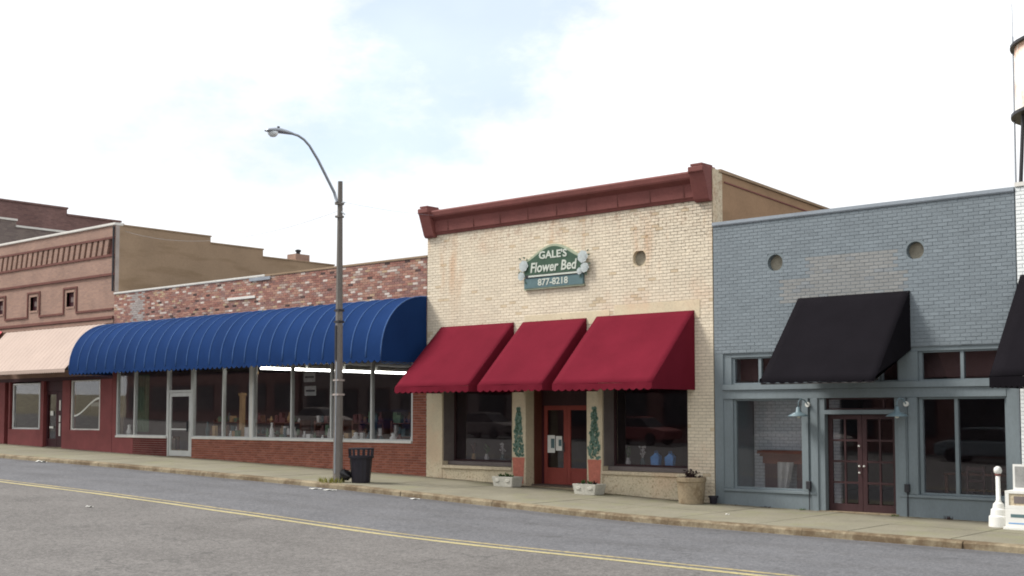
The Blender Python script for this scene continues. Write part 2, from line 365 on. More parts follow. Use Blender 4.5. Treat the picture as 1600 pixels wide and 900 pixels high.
m_paper = M('white_paper', lin(226, 226, 220), .8, .08, 8)
m_sgreen = M('sign_dark_green', lin(60, 84, 68), .6, .2, 5, .1, 40)
m_sblue = M('sign_slate_green', lin(88, 112, 116), .6, .16, 5, .1, 40)
m_srim = M('sign_pale_rim', lin(156, 164, 142), .6, .15, 5)
m_swhite = M('sign_white_paint', lin(192, 198, 188), .6, .08, 8)
m_rose = M('sign_rose_white', lin(178, 186, 186), .8, .22, 30)
m_muralg = M('mural_green', lin(98, 122, 110), .8, .3, 16, .25, 60)
m_muralp = M('mural_terracotta', lin(184, 112, 96), .8, .18, 12, .2, 60)
m_lampteal = M('teal_enamel_shade', lin(108, 128, 136), .4, .1, 3, spec=.5)
m_wpost = M('white_plastic', lin(222, 222, 218), .5, .06, 4, .04, 30, spec=.4)
m_bluebag = M('light_blue_bag', lin(96, 150, 206), .6, .15, 6)
m_cloth = M('grey_cloth', lin(150, 150, 148), .9, .2, 6)
m_board = M('mauve_brown_board', lin(100, 78, 78), .85, .25, 2)
m_reveal = M('mauve_grey_board', lin(112, 104, 102), .8, .15, 2)
m_vent = M('vent_infill', lin(142, 136, 122), .95, .25, 6, .2, 40, .6, 60)

# ------------------------------------------------------------------ ground, road, pavement
def sheet(name, mat, xs_, ys_, zf):
    m = MB(); nx = len(xs_)
    m.add([(x, y, zf(x, y)) for y in ys_ for x in xs_], [(j * nx + i, j * nx + i + 1, (j + 1) * nx + i + 1, (j + 1) * nx + i) for j in range(len(ys_) - 1) for i in range(nx - 1)])
    return m.build(name, mat)
XS = [-400, -200, -90] + [-60 + 1.5 * i for i in range(101)] + [200, 400]
o = sheet('ground', m_dirt, XS, [-400, -100, -22, -3, 40, 400], lambda x, y: zs(x) - .45); tag(o, 'bare ground under the street and buildings', kind='structure')
o = sheet('road', m_asphalt, XS[2:-2], [-16 + .407 * i for i in range(31)], lambda x, y: zroad(x, y)); tag(o, 'grey asphalt street falling gently to the right', kind='structure')
o = sheet('parking_lot', m_asphalt, XS[2:-2], [-34, -30, -24, -20, -16.02], lambda x, y: zs(x) - .125); tag(o, 'open paved lot on the near side of the street', kind='structure')
def stripe(name, mat, y0, y1, label):
    m = MB(); xs_ = [x * .5 for x in range(-120, 120)]
    vs_ = []
    for x in xs_: vs_ += [(x, y0 + .012 * math.sin(x * 1.7), zroad(x, y0) + .004), (x, y1 + .012 * math.sin(x * 2.3 + 1), zroad(x, y1) + .004)]
    m.add(vs_, [(2 * i, 2 * i + 2, 2 * i + 3, 2 * i + 1) for i in range(len(xs_) - 1)])
    tag(m.build(name, mat), label, kind='structure')
stripe('yellow_line', m_yellow, -10.09, -9.94, 'brighter yellow centre line nearer the camera')
stripe('faded_yellow_line', m_yellow2, -9.77, -9.65, 'faded yellow centre line on the far side of the pair')

walk = tag(bpy.data.objects.new('sidewalk', None), 'mossy beige concrete sidewalk in front of the shops', kind='structure'); COL.objects.link(walk); ORG['sidewalk'] = Vector((0, 0, 0))
m = MB(); xs_ = [x * 1.0 for x in range(-90, 60)]
vs_ = []
for x in xs_: vs_ += [(x, -3.72, zs(x) - .03), (x, .05, zs(x) - .01)]
m.add(vs_, [(2 * i, 2 * i + 2, 2 * i + 3, 2 * i + 1) for i in range(len(xs_) - 1)]); m.build('joint_bed', m_walkj, walk)
def slab_mesh(x0, x1, y0, y1, up, drop, ns=1):
    m = MB(); dz = rnd.uniform(-.003, .003)
    def Z(x, y): return zs(x) + up * (1 + y / 3.8) + dz
    xs__ = [x0 + (x1 - x0) * i / ns for i in range(ns + 1)]
    t = [(x, y, Z(x, y)) for x in xs__ for y in (y0, y1)]; b = [(p[0], p[1], p[2] - drop) for p in t]; n = len(t)
    fs = []
    for i in range(ns):
        a = 2 * i; fs += [(a, a + 2, a + 3, a + 1), (a, n + a, n + a + 2, a + 2), (a + 1, a + 3, n + a + 3, n + a + 1)]
    fs += [(0, 1, n + 1, n), (n - 2, 2 * n - 2, 2 * n - 1, n - 1)]
    m.add(t + b, fs); return m
sw = 1.9
for i in range(31):
    x0 = -40.0 + i * sw
    for (y0, y1) in ((-3.60, -1.84), (-1.822, -.004)):
        slab_mesh(x0 + .013, x0 + sw - .013, y0, y1, .02, .05).build('slab', m_walk, walk)
kerb = tag(bpy.data.objects.new('kerb', None), 'stained concrete kerb along the far side of the street', kind='structure'); COL.objects.link(kerb); ORG['kerb'] = Vector((0, 0, 0))
x0 = -40.0
while x0 < 19:
    w = rnd.choice((2.4, 3.0, 3.0, 1.8)); x1 = x0 + w; j = rnd.uniform(-.012, .012); ns = 6
    m = MB(); vs_ = []
    for i in range(ns + 1):
        x = x0 + .004 + (w - .008) * i / ns; w1 = rnd.uniform(-.012, .012); w2 = rnd.uniform(-.01, .006); z = zs(x)
        vs_ += [(x, -3.845 + j + w1, z - .2), (x, -3.82 + j + w1, z - .035 + w2), (x, -3.78 + j + w1, z - .004 + w2 * .4), (x, -3.606, z + .002), (x, -3.606, z - .2)]
    fs = [(5 * i + a, 5 * i + a + 1, 5 * i + a + 6, 5 * i + a + 5) for i in range(ns) for a in range(4)] + [(0, 4, 3, 2, 1), tuple(5 * ns + a for a in range(5))]
    m.add(vs_, [f[::-1] for f in fs]); m.build('kerb_stone', m_kerb, kerb); x0 = x1

# ------------------------------------------------------------------ brickwork
CAMP = Vector(cam.location)
TILT = [(rnd.uniform(0, .005), rnd.uniform(0, .006)) for _ in range(14)]
def bricks(root, x0, x1, z0, z1, holes, yf, colfn, mat, singles=0, keep=lambda x, z: True, name='brickwork', bl=.215, bh=.0755, r=rnd, axis='x'):
    L = []; nrow = int((z1 - z0) / bh + .5); bh = (z1 - z0) / nrow
    for k in range(nrow):
        za = z0 + k * bh; zm = za + bh / 2
        iv = [(x0, x1)]
        for (a, b, c, d) in holes:
            if c < zm < d:
                nv = []
                for (p, q) in iv:
                    if b <= p or a >= q: nv.append((p, q)); continue
                    if a > p: nv.append((p, a))
                    if b < q: nv.append((b, q))
                iv = nv
        for (p, q) in iv:
            n0 = math.floor((p - x0) / bl) - 1; off = (k % 2) * bl / 2
            i = n0
            while True:
                a = x0 + i * bl + off; b = a + bl; i += 1
                if a >= q: break
                a_, b_ = max(a, p), min(b, q)
                if b_ - a_ < .035: continue
                L.append((a_ + .003, b_ - .003, za + .0035, za + bh - .0035))
    cnt = []
    if singles:
        full = [i for i, (a, b, c, d) in enumerate(L) if b - a > .19 and keep((a + b) / 2, (c + d) / 2)]
        full.sort(key=lambda i: (Vector(((L[i][0] + L[i][1]) / 2, yf, L[i][2])) - CAMP).length)
        cnt = set(full[:singles])
    m = MB(); cache = {}
    for i, (a, b, c, d) in enumerate(L):
        dt, db = TILT[r.randrange(len(TILT))]; cx, cz = (a + b) / 2, (c + d) / 2; col = colfn(cx, cz)
        y1 = yf + .02; e = .0025
        vs_ = [(a, y1, c), (b, y1, c), (b, y1, d), (a, y1, d), (a + e, yf - db, c + e), (b - e, yf - db * .8, c + e), (b - e, yf - dt, d - e), (a + e, yf - dt * .7, d - e)]
        fs = [(4, 5, 6, 7), (0, 1, 5, 4), (1, 2, 6, 5), (2, 3, 7, 6), (3, 0, 4, 7)]
        if i in cnt if cnt else False:
            key = (round(b - a, 3), tuple(round(q * 14) for q in col), dt, db)
            if key not in cache:
                q = MB(); q.add([(x - cx, y - yf, z - cz) for x, y, z in vs_], fs, col); o = q.build('brick', mat, root, org=(cx, yf, cz)); cache[key] = o.data
            else: link('brick', cache[key], root, Vector((cx, yf, cz)))
            # vertices were given relative already
            if key in cache and not cache[key].get('fixed'):
                me = cache[key]
                for v in me.vertices: v.co += Vector((cx, yf, cz))
                me['fixed'] = 1
        else: m.add(vs_, fs, col)
    return tag(m.build(name, mat, root), kind='stuff')
def jit(c, a, r=rnd):
    k = 1 + r.uniform(-a, a); return tuple(max(0, q * k) for q in c)
def wall_parts(name, mat, root, x0, x1, y0, y1, z0, z1, holes):
    xs_ = sorted({x0, x1, *[h[0] for h in holes], *[h[1] for h in holes]}); m = MB()
    for a, b in zip(xs_, xs_[1:]):
        if a < x0 or b > x1: continue
        zz = [(z0, z1)]
        for (p, q, c, d) in holes:
            if p <= a and q >= b:
                nz_ = []
                for (u, w) in zz:
                    if d <= u or c >= w: nz_.append((u, w)); continue
                    if c > u: nz_.append((u, c))
                    if d < w: nz_.append((d, w))
                zz = nz_
        for (u, w) in zz: m.box(a, b, y0, y1, u, w)
    return m.build(name, mat, root)
def shell(root, x0, x1, depth, zt, zroof, side_mat, floor_z, int_mat, ceil_z, y0=.3, int_depth=8.0, inset=.25, rear_mat=None, sides=(1, 1)):
    """side, rear walls, roof and the shop room behind the front wall"""
    if sides[0]: box('side_wall', side_mat, root, x0, x0 + .22, y0, depth, zg(x0) - .4, zt)
    if sides[1]: box('side_wall', side_mat, root, x1 - .22, x1, y0, depth, zg(x1) - .4, zt)
    box('rear_wall', rear_mat or side_mat, root, x0 + .22, x1 - .22, depth - .3, depth, zg(x0) - .4, zt)
    box('roof', m_roof, root, x0 + .22, x1 - .22, y0, depth - .3, zroof - .15, zroof)
    box('floor', m_floor, root, x0 + .22, x1 - .22, y0 - .1, int_depth, floor_z - .25, floor_z)
    box('ceiling', m_ceil, root, x0 + .22, x1 - .22, y0 + .05, int_depth, ceil_z, ceil_z + .05)
    box('room_wall', int_mat, root, x0 + .22, x1 - .22, int_depth, int_depth + .1, floor_z, ceil_z)
    box('room_side_wall', int_mat, root, x0 + .225, x0 + inset, y0 + .02, int_depth, floor_z, ceil_z)
    box('room_side_wall', int_mat, root, x1 - inset, x1 - .225, y0 + .02, int_depth, floor_z, ceil_z)
def pane(parent, x0, x1, y, z0, z1, mat=None):
    return MB().box(x0, x1, y - .003, y + .003, z0, z1).build('pane', mat or m_glass, parent)
def window(root, xs_, y, z0, z1, fm, w=.05, d=.07, bottom=.06, top=.06, gm=None, rails=()):
    """frame with posts at xs_, panes and mullions as its pieces"""
    fr = MB().box(xs_[0] - w / 2, xs_[-1] + w / 2, y - d / 2, y + d / 2, z0, z0 + bottom).box(xs_[0] - w / 2, xs_[-1] + w / 2, y - d / 2, y + d / 2, z1 - top, z1)
    for x in (xs_[0], xs_[-1]): fr.box(x - w / 2, x + w / 2, y - d / 2 + .002, y + d / 2 - .002, z0 + bottom, z1 - top)
    f = fr.build('window', fm, root)
    for x in xs_[1:-1]: MB().box(x - w / 2, x + w / 2, y - d / 2 - .002, y + d / 2 - .002, z0 + bottom, z1 - top).build('mullion', fm, f)
    for z in rails:
        for a, b in zip(xs_, xs_[1:]): MB().box(a + w / 2, b - w / 2, y - d / 2 + .004, y + d / 2 - .004, z - .025, z + .025).build('rail', fm, f)
    for a, b in zip(xs_, xs_[1:]): pane(f, a + w / 2, b - w / 2, y, z0 + bottom, z1 - top, gm)
    return f

# ================================================================== CREAM BUILDING
cr_ = thing('cream_shop', (-.4, 0, .1), 'cream painted brick shop with oxblood cornice and three red awnings', 'building')
CX0, CX1 = -5.15, 4.31
holes = [(-4.53, -1.93, -1, 2.95), (-1.46, .58, -1, 2.95), (1.06, 3.58, -1, 2.95)]
vents = [(2.215, 5.85, .205)]
def vent_hole(x, z, r): return (x - r, x + r, z - r, z + r)
wall_parts('front_wall', m_creamm, cr_, CX0, CX1, -.0085, .3, -.5, 7.75, holes + [vent_hole(*v) for v in vents])
def creamcol(x, z):
    c = jit(CREAM, .045)
    if rnd.random() < .03: c = jit(lin(196, 180, 154), .04)
    return c
lw = [(-4.53, -1.93, -1, 2.95), (-1.93, -1.46, -1, 3.0), (-1.46, .58, -1, 2.95), (.58, 1.06, -1, 3.0), (1.06, 3.58, -1, 2.95), (-5.2, -4.53, -1, 3.0)]
bricks(cr_, CX0, CX1, -.1, 7.08, lw + [vent_hole(2.215, 5.85, .19)], -.012, creamcol, m_cream, 300,
       lambda x, z: (z > 4.6 or x > 3.85))
# plastered pilasters and left pier
for (a, b) in ((-1.93, -1.46), (.58, 1.06), (-5.15, -4.53)):
    box('pilaster', m_creams, cr_, a - (.004 if a > -5 else -.003), b + .004, -.03, .62 if a > -3 else .31, -.4, 2.98, .008)
# lintel and bulkheads
for (a, b) in ((-4.53, -1.93), (1.06, 3.58)):
    box('bulkhead', m_creams, cr_, a + .005, b - .005, -.012, .5, -.4, .54)
    box('sill', m_creamw, cr_, a + .005, b - .005, -.07, .5, .545, .63, .01)
    box('sill', m_reveal, cr_, a + .006, b - .006, .2, .5, .635, .74, .008)
    box('lintel', m_creamw, cr_, a, b, .3, .52, 2.75, 3.0)
    window(cr_, [a + .04, b - .04], .46, .74, 2.75, m_dwood, .07, .08, .05, .08, m_glassd)
    for x in (a, b): 
        s = 1 if x == a else -1
        MB().box(min(x + s * .008, x + s * .03), max(x + s * .008, x + s * .03), .02, .5, .745, 2.74).build('reveal_board', m_reveal, cr_)
box('plaster_panel', m_creams, cr_, 1.45, 3.95, -.024, -.005, 4.3, 4.72)
box('plaster_band', m_creams, cr_, -1.5, 1.3, -.022, -.005, 4.3, 4.62)
# round vents
for (x, z, r) in vents:
    m = MB(); n = 28
    sq = []
    for k in range(n):
        t = 2 * math.pi * k / n; c_, s_ = math.cos(t), math.sin(t); q = (r + .0) / max(abs(c_), abs(s_)); sq.append((x + q * c_, z + q * s_))
    ci = [(x + r * .97 * math.cos(2 * math.pi * k / n), z + r * .97 * math.sin(2 * math.pi * k / n)) for k in range(n)]
    m.add([(a, -.012, b) for a, b in sq] + [(a, -.012, b) for a, b in ci] + [(a, .14, b) for a, b in ci],
          [(k, (k + 1) % n, n + (k + 1) % n, n + k) for k in range(n)] + [(n + k, n + (k + 1) % n, 2 * n + (k + 1) % n, 2 * n + k) for k in range(n)])
    v = m.build('round_vent', m_creamw, cr_)
    MB().lathe((x, 0, z), [(0, 0)], 3)
    m = MB(); m.add([(a, .1, b) for a, b in ci], [tuple(range(n))]); m.build('vent_infill', m_vent, v)
# door bay
dy = .6
box('door_step', m_conc2, cr_, -1.455, .575, -.02, .75, -.4, zg(-.4) + .05)
box('door_jamb', m_wood, cr_, -1.45, -1.43, .3, .62, .12, 2.9); box('door_jamb', m_creams, cr_, .28, .57, .5, .7, .12, 2.9)
dl, dr, dz0, dz1 = -1.37, .20, .17, 2.26
box('door_frame', m_maroond, cr_, -1.45, dl, dy, dy + .1, .15, 2.9); box('door_frame', m_maroond, cr_, dr, .27, dy, dy + .1, .15, 2.9)
box('transom_board', m_dwood, cr_, dl, dr, dy - .01, dy + .09, dz1, 2.9)
def panel_door(root, x0, x1, y, z0, z1, kick, mat, stile=.11, gm=None):
    m = MB().box(x0, x0 + stile, y, y + .045, z0, z1).box(x1 - stile, x1, y, y + .045, z0, z1).box(x0 + stile, x1 - stile, y, y + .045, z0, z0 + .08)
    m.box(x0 + stile, x1 - stile, y, y + .045, z1 - .12, z1).box(x0 + stile, x1 - stile, y, y + .045, kick, kick + .08)
    d = m.build('door', mat, root)
    MB().box(x0 + stile, x1 - stile, y + .014, y + .03, z0 + .08, kick).build('kick_panel', mat, d)
    pane(d, x0 + stile, x1 - stile, y + .02, kick + .08, z1 - .12, gm or m_glassd)
    return d
mid = (dl + dr) / 2
d1 = panel_door(cr_, dl + .005, mid - .004, dy + .02, dz0, dz1, .55, m_reddoor)
d2 = panel_door(cr_, mid + .004, dr - .005, dy + .02, dz0, dz1, .55, m_reddoor)
MB().tube([(mid - .06, dy - .01, 1.05), (mid - .06, dy - .03, 1.1), (mid - .06, dy - .03, 1.25), (mid - .06, dy - .01, 1.3)], .012, 6).build('handle', m_dmet, d1)
shell(cr_, CX0, CX1, 14, 7.45, 6.9, m_tan, .2, m_intd, 3.3, y0=.3, int_depth=7)
# right side wall above the grey roof: cream return, then sloping tan wall with coping
box('corner_return', m_creamw, cr_, CX1, CX1 + .012, .0, .42, 6.35, 7.8)
m = MB().prism([(.42, 6.3), (14, 6.3), (14, 7.1), (6, 7.48), (.9, 7.72), (.42, 7.74)], 'x', CX1 - .2, CX1 + .008); m.build('parapet_wall', m_tan, cr_)
m = MB().prism([(.3, 7.745), (.9, 7.725), (6, 7.485), (14, 7.105), (14, 7.17), (6, 7.55), (.9, 7.79), (.3, 7.82)], 'x', CX1 - .25, CX1 + .05); m.build('coping', m_brown, cr_)
m = MB().prism([(.5, 7.52), (7, 7.2), (7, 7.23), (.5, 7.55)], 'x', CX1 + .006, CX1 + .03); m.build('flashing_strip', m_cornice, cr_)
# cornice
co = MB().prism([(.15, 7.08), (-.05, 7.08), (-.07, 7.13), (-.10, 7.16), (-.12, 7.47), (-.16, 7.5), (-.27, 7.56), (-.29, 7.6), (-.31, 7.70), (-.29, 7.74), (.15, 7.78)], 'x', CX0 + .38, CX1 - .42).build('cornice', m_cornice, cr_)
for (a, b) in ((CX0 - .02, CX0 + .38), (CX1 - .42, CX1)):
    MB().prism([(.15, 7.02), (-.10, 7.02), (-.15, 7.08), (-.36, 7.66), (-.40, 7.70), (-.40, 7.82), (.15, 7.84)], 'x', a, b).build('bracket', m_cornice, co, bev=.015)
    MB().box(a + .05, b - .05, -.36, .1, 7.84, 7.89).build('cap', m_cornice, co)
for i in range(9):
    x = CX0 + .9 + i * .98
    MB().box(x - .006, x + .006, -.123, -.105, 7.17, 7.47).build('panel_seam', m_lbrickd, co)
# painted topiary murals
def mural(x, label):
    t = thing('topiary_mural', (x, -.034, .45), label, 'mural', 'topiary murals beside the door')
    m = MB(); r2 = random.Random(int(x * 100) + 50)
    for k in range(190):
        z = r2.uniform(.93, 2.2); h = (2.25 - z) / 1.3; w = .05 + .15 * h * (1 + .25 * math.sin(z * 17)); a = x + r2.uniform(-w, w); q = r2.uniform(.03, .055); th = r2.uniform(0, 6.3)
        m.add([(a + q * math.cos(th + j * 1.2566) * (1 if j % 2 else .75), -.034 - k * .00002, z + q * math.sin(th + j * 1.2566)) for j in range(5)], [(0, 1, 2, 3, 4)])
    m.build('painted_leaves', m_muralg, t)
    m = MB()
    for k in range(70):
        z = r2.uniform(.95, 2.2); h = (2.25 - z) / 1.3; w = .04 + .14 * h * (1 + .25 * math.sin(z * 17)); a = x + r2.uniform(-w, w); q = r2.uniform(.02, .04); th = r2.uniform(0, 6.3)
        m.add([(a + q * math.cos(th + j * 1.2566) * (1 if j % 2 else .6), -.0415 - k * .00001, z + q * math.sin(th + j * 1.2566)) for j in range(5)], [(0, 1, 2, 3, 4)])
    m.build('painted_dark_leaves', m_sgreen, t)  # second, darker green set to vary the mural's colour
    m = MB(); m.add([(x - .17, -.034, .22), (x + .17, -.034, .22), (x + .21, -.034, .9), (x - .21, -.034, .9)], [(0, 1, 2, 3)]); m.build('painted_pot', m_muralp, t)
    m = MB(); m.add([(x - .215, -.0345, .82), (x + .215, -.0345, .82), (x + .215, -.0345, .9), (x - .215, -.0345, .9)], [(0, 1, 2, 3)]); m.build('painted_rim', m_muralp, t)
mural(-1.70, 'green topiary tree painted on the pilaster left of the red door')
mural(.82, 'green topiary tree painted on the pilaster right of the red door')
# notices on the door glass
for (x0_, x1_, z0_, z1_, lab) in ((-1.25, -1.0, 1.02, 1.48, 'tall white notice taped to the left side of the red door glass'), (-.97, -.76, 1.08, 1.46, 'smaller white notice taped to the right side of the red door glass')):
    n_ = thing('paper_notice', (x0_, dy + .03, z0_), lab, 'notice', 'notices on the red door')
    box('sheet', m_paper, n_, x0_, x1_, dy + .026, dy + .03, z0_, z1_)
    box('printed_block', m_sblue, n_, x0_ + (x1_ - x0_) * .45, x1_ - .015, dy + .0245, dy + .0255, z0_ + .12, z1_ - .09)

# ------------------------------------------------------------------ awnings
def shed_awning(name, x0, x1, ztop, zbot, proj, mat, label, cat, group, val=.17, wallz=None, scallop=.2, ywall=-.02):
    t = thing(name, ((x0 + x1) / 2, ywall, zbot), label, cat, group)
    r2 = random.Random(int(x0 * 37) + 900); ph = r2.uniform(0, 6)
    def fn(u, v):
        x = x0 + (x1 - x0) * u; y = ywall - proj * v; z = ztop + (zbot + val - ztop) * v
        s = math.sin(math.pi * u) * math.sin(math.pi * v) * .025 + .006 * math.sin(u * 9 + ph + v * 3) * v
        return (x, y, z - s)
    MB().grid(fn, 16, 12).build('canopy', mat, t, smooth=True, solid=.006)
    n = max(4, int((x1 - x0) / scallop)); m = MB(); top = []; bot = []
    for i in range(n * 6 + 1):
        u = i / (n * 6); x = x0 + (x1 - x0) * u; yw = ywall - proj - .004 + .008 * math.sin(u * 23 + ph)
        top.append((x, ywall - proj, zbot + val - .004)); bot.append((x, yw, zbot + .045 - .045 * abs(math.sin(math.pi * i / 6))))
    k = len(top); m.add(top + bot, [(i, i + 1, k + i + 1, k + i) for i in range(k - 1)]); m.build('valance', mat, t, solid=.005)
    wz = zbot + .02 if wallz is None else wallz
    for x in (x0, x1):
        m = MB(); m.add([(x, ywall, ztop), (x, ywall, wz), (x, ywall - proj, zbot + (.02 if wallz is None else .1)), (x, ywall - proj, zbot + val)], [(0, 1, 2, 3)]); m.build('side_panel', mat, t, solid=.006)
    m = MB()
    for x in (x0 + .03, x1 - .03):
        m.tube([(x, ywall, wz + .03), (x, ywall - proj + .02, zbot + val - .02)], .014, 6); m.tube([(x, ywall - .02, wz), (x, ywall - .02, ztop - .02)], .014, 6)
    m.tube([(x0 + .03, ywall - proj + .02, zbot + val - .03), (x1 - .03, ywall - proj + .02, zbot + val - .03)], .014, 6)
    m.build('frame', m_frame, t)
    return t
G = 'red canvas awnings on the cream shop'
shed_awning('red_awning', -4.59, -1.87, 4.47, 2.59, 1.76, m_red, 'crimson canvas awning nearest the blue awning, over the left cream window', 'awning', G)
shed_awning('red_awning', -1.55, .58, 4.46, 2.59, 1.76, m_red, 'narrow middle crimson awning over the red shop door', 'awning', G)
shed_awning('red_awning', .90, 3.80, 4.48, 2.58, 1.76, m_red, 'widest crimson awning nearest the grey shop, over the right cream window', 'awning', G)
shed_awning('black_awning', 6.52, 9.09, 4.59, 2.66, 1.72, m_blacka, 'plain black canvas awning over the double doors of the grey shop', 'awning', 'black canvas awnings', val=.03, wallz=3.36)
shed_awning('black_awning', 11.36, 15.4, 4.75, 2.50, 1.75, m_blacka, 'black scalloped awning on the white building, cut off by the right edge', 'awning', 'black canvas awnings', val=.22, scallop=.1, ywall=-.03)
# barrel awning
ba = thing('barrel_awning', (-13.4, -.02, 3.43), 'long blue barrel vaulted canvas awning with pale seams over the wide shop window', 'awning')
BX0, BX1, BP, BZ0, BZ1 = -21.68, -5.17, 1.74, 3.60, 5.36
def bar(x, t, off=0.):   # t 0 wall top .. 1 front bottom
    a = t * math.pi / 2; s_, c_ = math.sin(a) ** .92, math.cos(a) ** .92 if t < 1 else 0
    return (x, -.02 - (BP + off) * s_, BZ0 + (BZ1 - BZ0 + off) * c_)
nb = 27
def barfn(u, v):
    x = BX0 + (BX1 - BX0) * u; f_ = (u * nb) % 1.0
    sag = .022 * math.sin(math.pi * f_) * math.sin(math.pi * min(1, v * 1.02))
    return bar(x, v, -sag)
MB().grid(barfn, nb * 6, 18).build('canopy', m_blue, ba, smooth=True)
for i in range(nb + 1):
    x = BX0 + (BX1 - BX0) * i / nb
    MB().tube([bar(x, k / 14, .006) for k in range(15)], .019, 5).build('seam', m_blued, ba, smooth=True)
m = MB(); n = 66; top = []; bot = []
for i in range(n * 6 + 1):
    x = BX0 + (BX1 - BX0) * i / (n * 6); top.append((x, -.02 - BP, BZ0 + .003)); bot.append((x, -.026 - BP + .006 * math.sin(x * 7), BZ0 - .15 + .075 * (1 - abs(math.sin(math.pi * i / 6)))))
k = len(top); m.add(top + bot, [(i, i + 1, k + i + 1, k + i) for i in range(k - 1)]); m.build('valance', m_blue, ba, solid=.005)
for x in (BX0, BX1):
    m = MB(); pts = [bar(x, k / 16, -.012) for k in range(17)] + [(x, -.02 - BP + .01, BZ0 - .12), (x, -.02, BZ0 - .12)]
    m.add(pts, [tuple(range(len(pts)))]); m.build('end_panel', m_blue, ba, solid=.005)
    m = MB(); t_ = []; 
    for i in range(43): y = -.03 - (BP - .02) * i / 42; t_.append((x + .008, y, BZ0 - .13 - .05 * abs(math.sin(math.pi * i / 6))))
    m.tube(t_, .008, 4).build('end_trim', m_blued, ba)
m = MB(); m.tube([(BX0, -.02 - BP + .03, BZ0), (BX1, -.02 - BP + .03, BZ0)], .02, 6)
for i in range(0, nb + 1, 3):
    x = BX0 + .02 + (BX1 - BX0 - .04) * i / nb; m.tube([(x, -.02, BZ0), (x, -.02 - BP + .03, BZ0)], .015, 6)
m.build('frame', m_frame, ba)
# tan sheet metal awning
ta = thing('metal_awning', (-26.1, -.02, 3.6), 'faded tan ribbed sheet metal awning on the mauve brick shop', 'awning')
TX0, TX1 = -29.95, -22.22; npn = 24; tw = (TX1 - TX0) / npn
def tpt(x, v, up=0.): return (x, -.02 - 1.6 * v - up * .75, 5.42 - 1.72 * v + up * .66)
for i in range(npn):
    a = TX0 + i * tw; m = MB(); prof = [(0, 0), (.06, 0), (.09, .014), (.2, .014), (.23, 0), (tw, 0)]
    pts = [tpt(a + p, v, u) for v in (0, 1) for p, u in prof]
    m.add(pts, [(j, j + 1, 6 + j + 1, 6 + j) for j in range(5)]); m.build('panel', m_tanmetal, ta, solid=.004)
m = MB(); top = []; bot = []
for i in range(npn * 12 + 1):
    x = TX0 + (TX1 - TX0) * i / (npn * 12); top.append((x, -1.625, 3.71)); bot.append((x, -1.63, 3.6 - .035 * abs(math.sin(math.pi * i / 6))))
k = len(top); m.add(top + bot, [(i, i + 1, k + i + 1, k + i) for i in range(k - 1)]); m.build('valance', m_tanmetal, ta, solid=.004)
m = MB()
for x in (TX0 + .05, (TX0 + TX1) / 2, TX1 - .05): m.tube([(x, -.02, 3.68), (x, -1.6, 3.68)], .02, 6); m.tube([(x, -.02, 5.36), (x, -1.58, 3.68)], .02, 6)
m.build('frame', m_frame, ta)
ra = thing('metal_awning', (-34, -.02, 3.6), 'faded red sheet metal awning cut off by the left edge', 'awning')
for i in range(20):
    a = -30.25 - (i + 1) * tw; m = MB(); pts = [(a + p, -.02 - 1.6 * v - u * .75, 5.5 - 1.7 * v + u * .66) for v in (0, 1) for p, u in prof]
    m.add(pts, [(j, j + 1, 6 + j + 1, 6 + j) for j in range(5)]); m.build('panel', m_redscr, ra, solid=.004)

# ================================================================== GREY BUILDING
gy = thing('grey_shop', (7.8, 0, -.1), 'blue grey painted brick shop with double doors and black awning', 'building')
GX0, GX1 = 4.33, 11.27
gv = [(5.95, 5.43, .20), (9.22, 5.42, .20)]
SF = (GX0 + .02, GX1 - .02, -1, 3.42)
wall_parts('front_wall', m_greym, gy, GX0, GX1, -.0085, .3, -.5, 6.42, [SF] + [vent_hole(*v) for v in gv])
def greycol(x, z):
    c = jit(GREY, .05)
    inp = (6.75 < x < 8.75 and 5.02 < z < 5.46) or (6.05 < x < 9.05 and 4.5 < z < 5.06)
    if inp: c = jit(lin(134, 135, 134) if rnd.random() < .92 else lin(128, 132, 135), .04)
    return c
bricks(gy, GX0, GX1, 3.43, 6.40, [vent_hole(a, b, .185) for a, b, _ in gv], -.012, greycol, m_grey, 300, lambda x, z: z > 4.72 or x > 9.3 or x < 6.0)
for (x, z, r) in gv:
    m = MB(); n = 28; sq = []
    for k in range(n):
        t = 2 * math.pi * k / n; c_, s_ = math.cos(t), math.sin(t); q = r / max(abs(c_), abs(s_)); sq.append((x + q * c_, z + q * s_))
    ci = [(x + r * .95 * math.cos(2 * math.pi * k / n), z + r * .95 * math.sin(2 * math.pi * k / n)) for k in range(n)]
    m.add([(a, -.012, b) for a, b in sq] + [(a, -.012, b) for a, b in ci] + [(a, .16, b) for a, b in ci],
          [(k, (k + 1) % n, n + (k + 1) % n, n + k) for k in range(n)] + [(n + k, n + (k + 1) % n, 2 * n + (k + 1) % n, 2 * n + k) for k in range(n)])
    v = m.build('round_vent', m_greyw, gy)
    m = MB(); m.add([(a, .13, b) for a, b in ci], [tuple(range(n))]); m.build('vent_infill', m_vent, v)
MB().prism([(.35, 6.40), (-.035, 6.40), (-.05, 6.43), (-.05, 6.50), (.35, 6.52)], 'x', GX0 - .01, GX1).build('coping', m_greyc, gy)
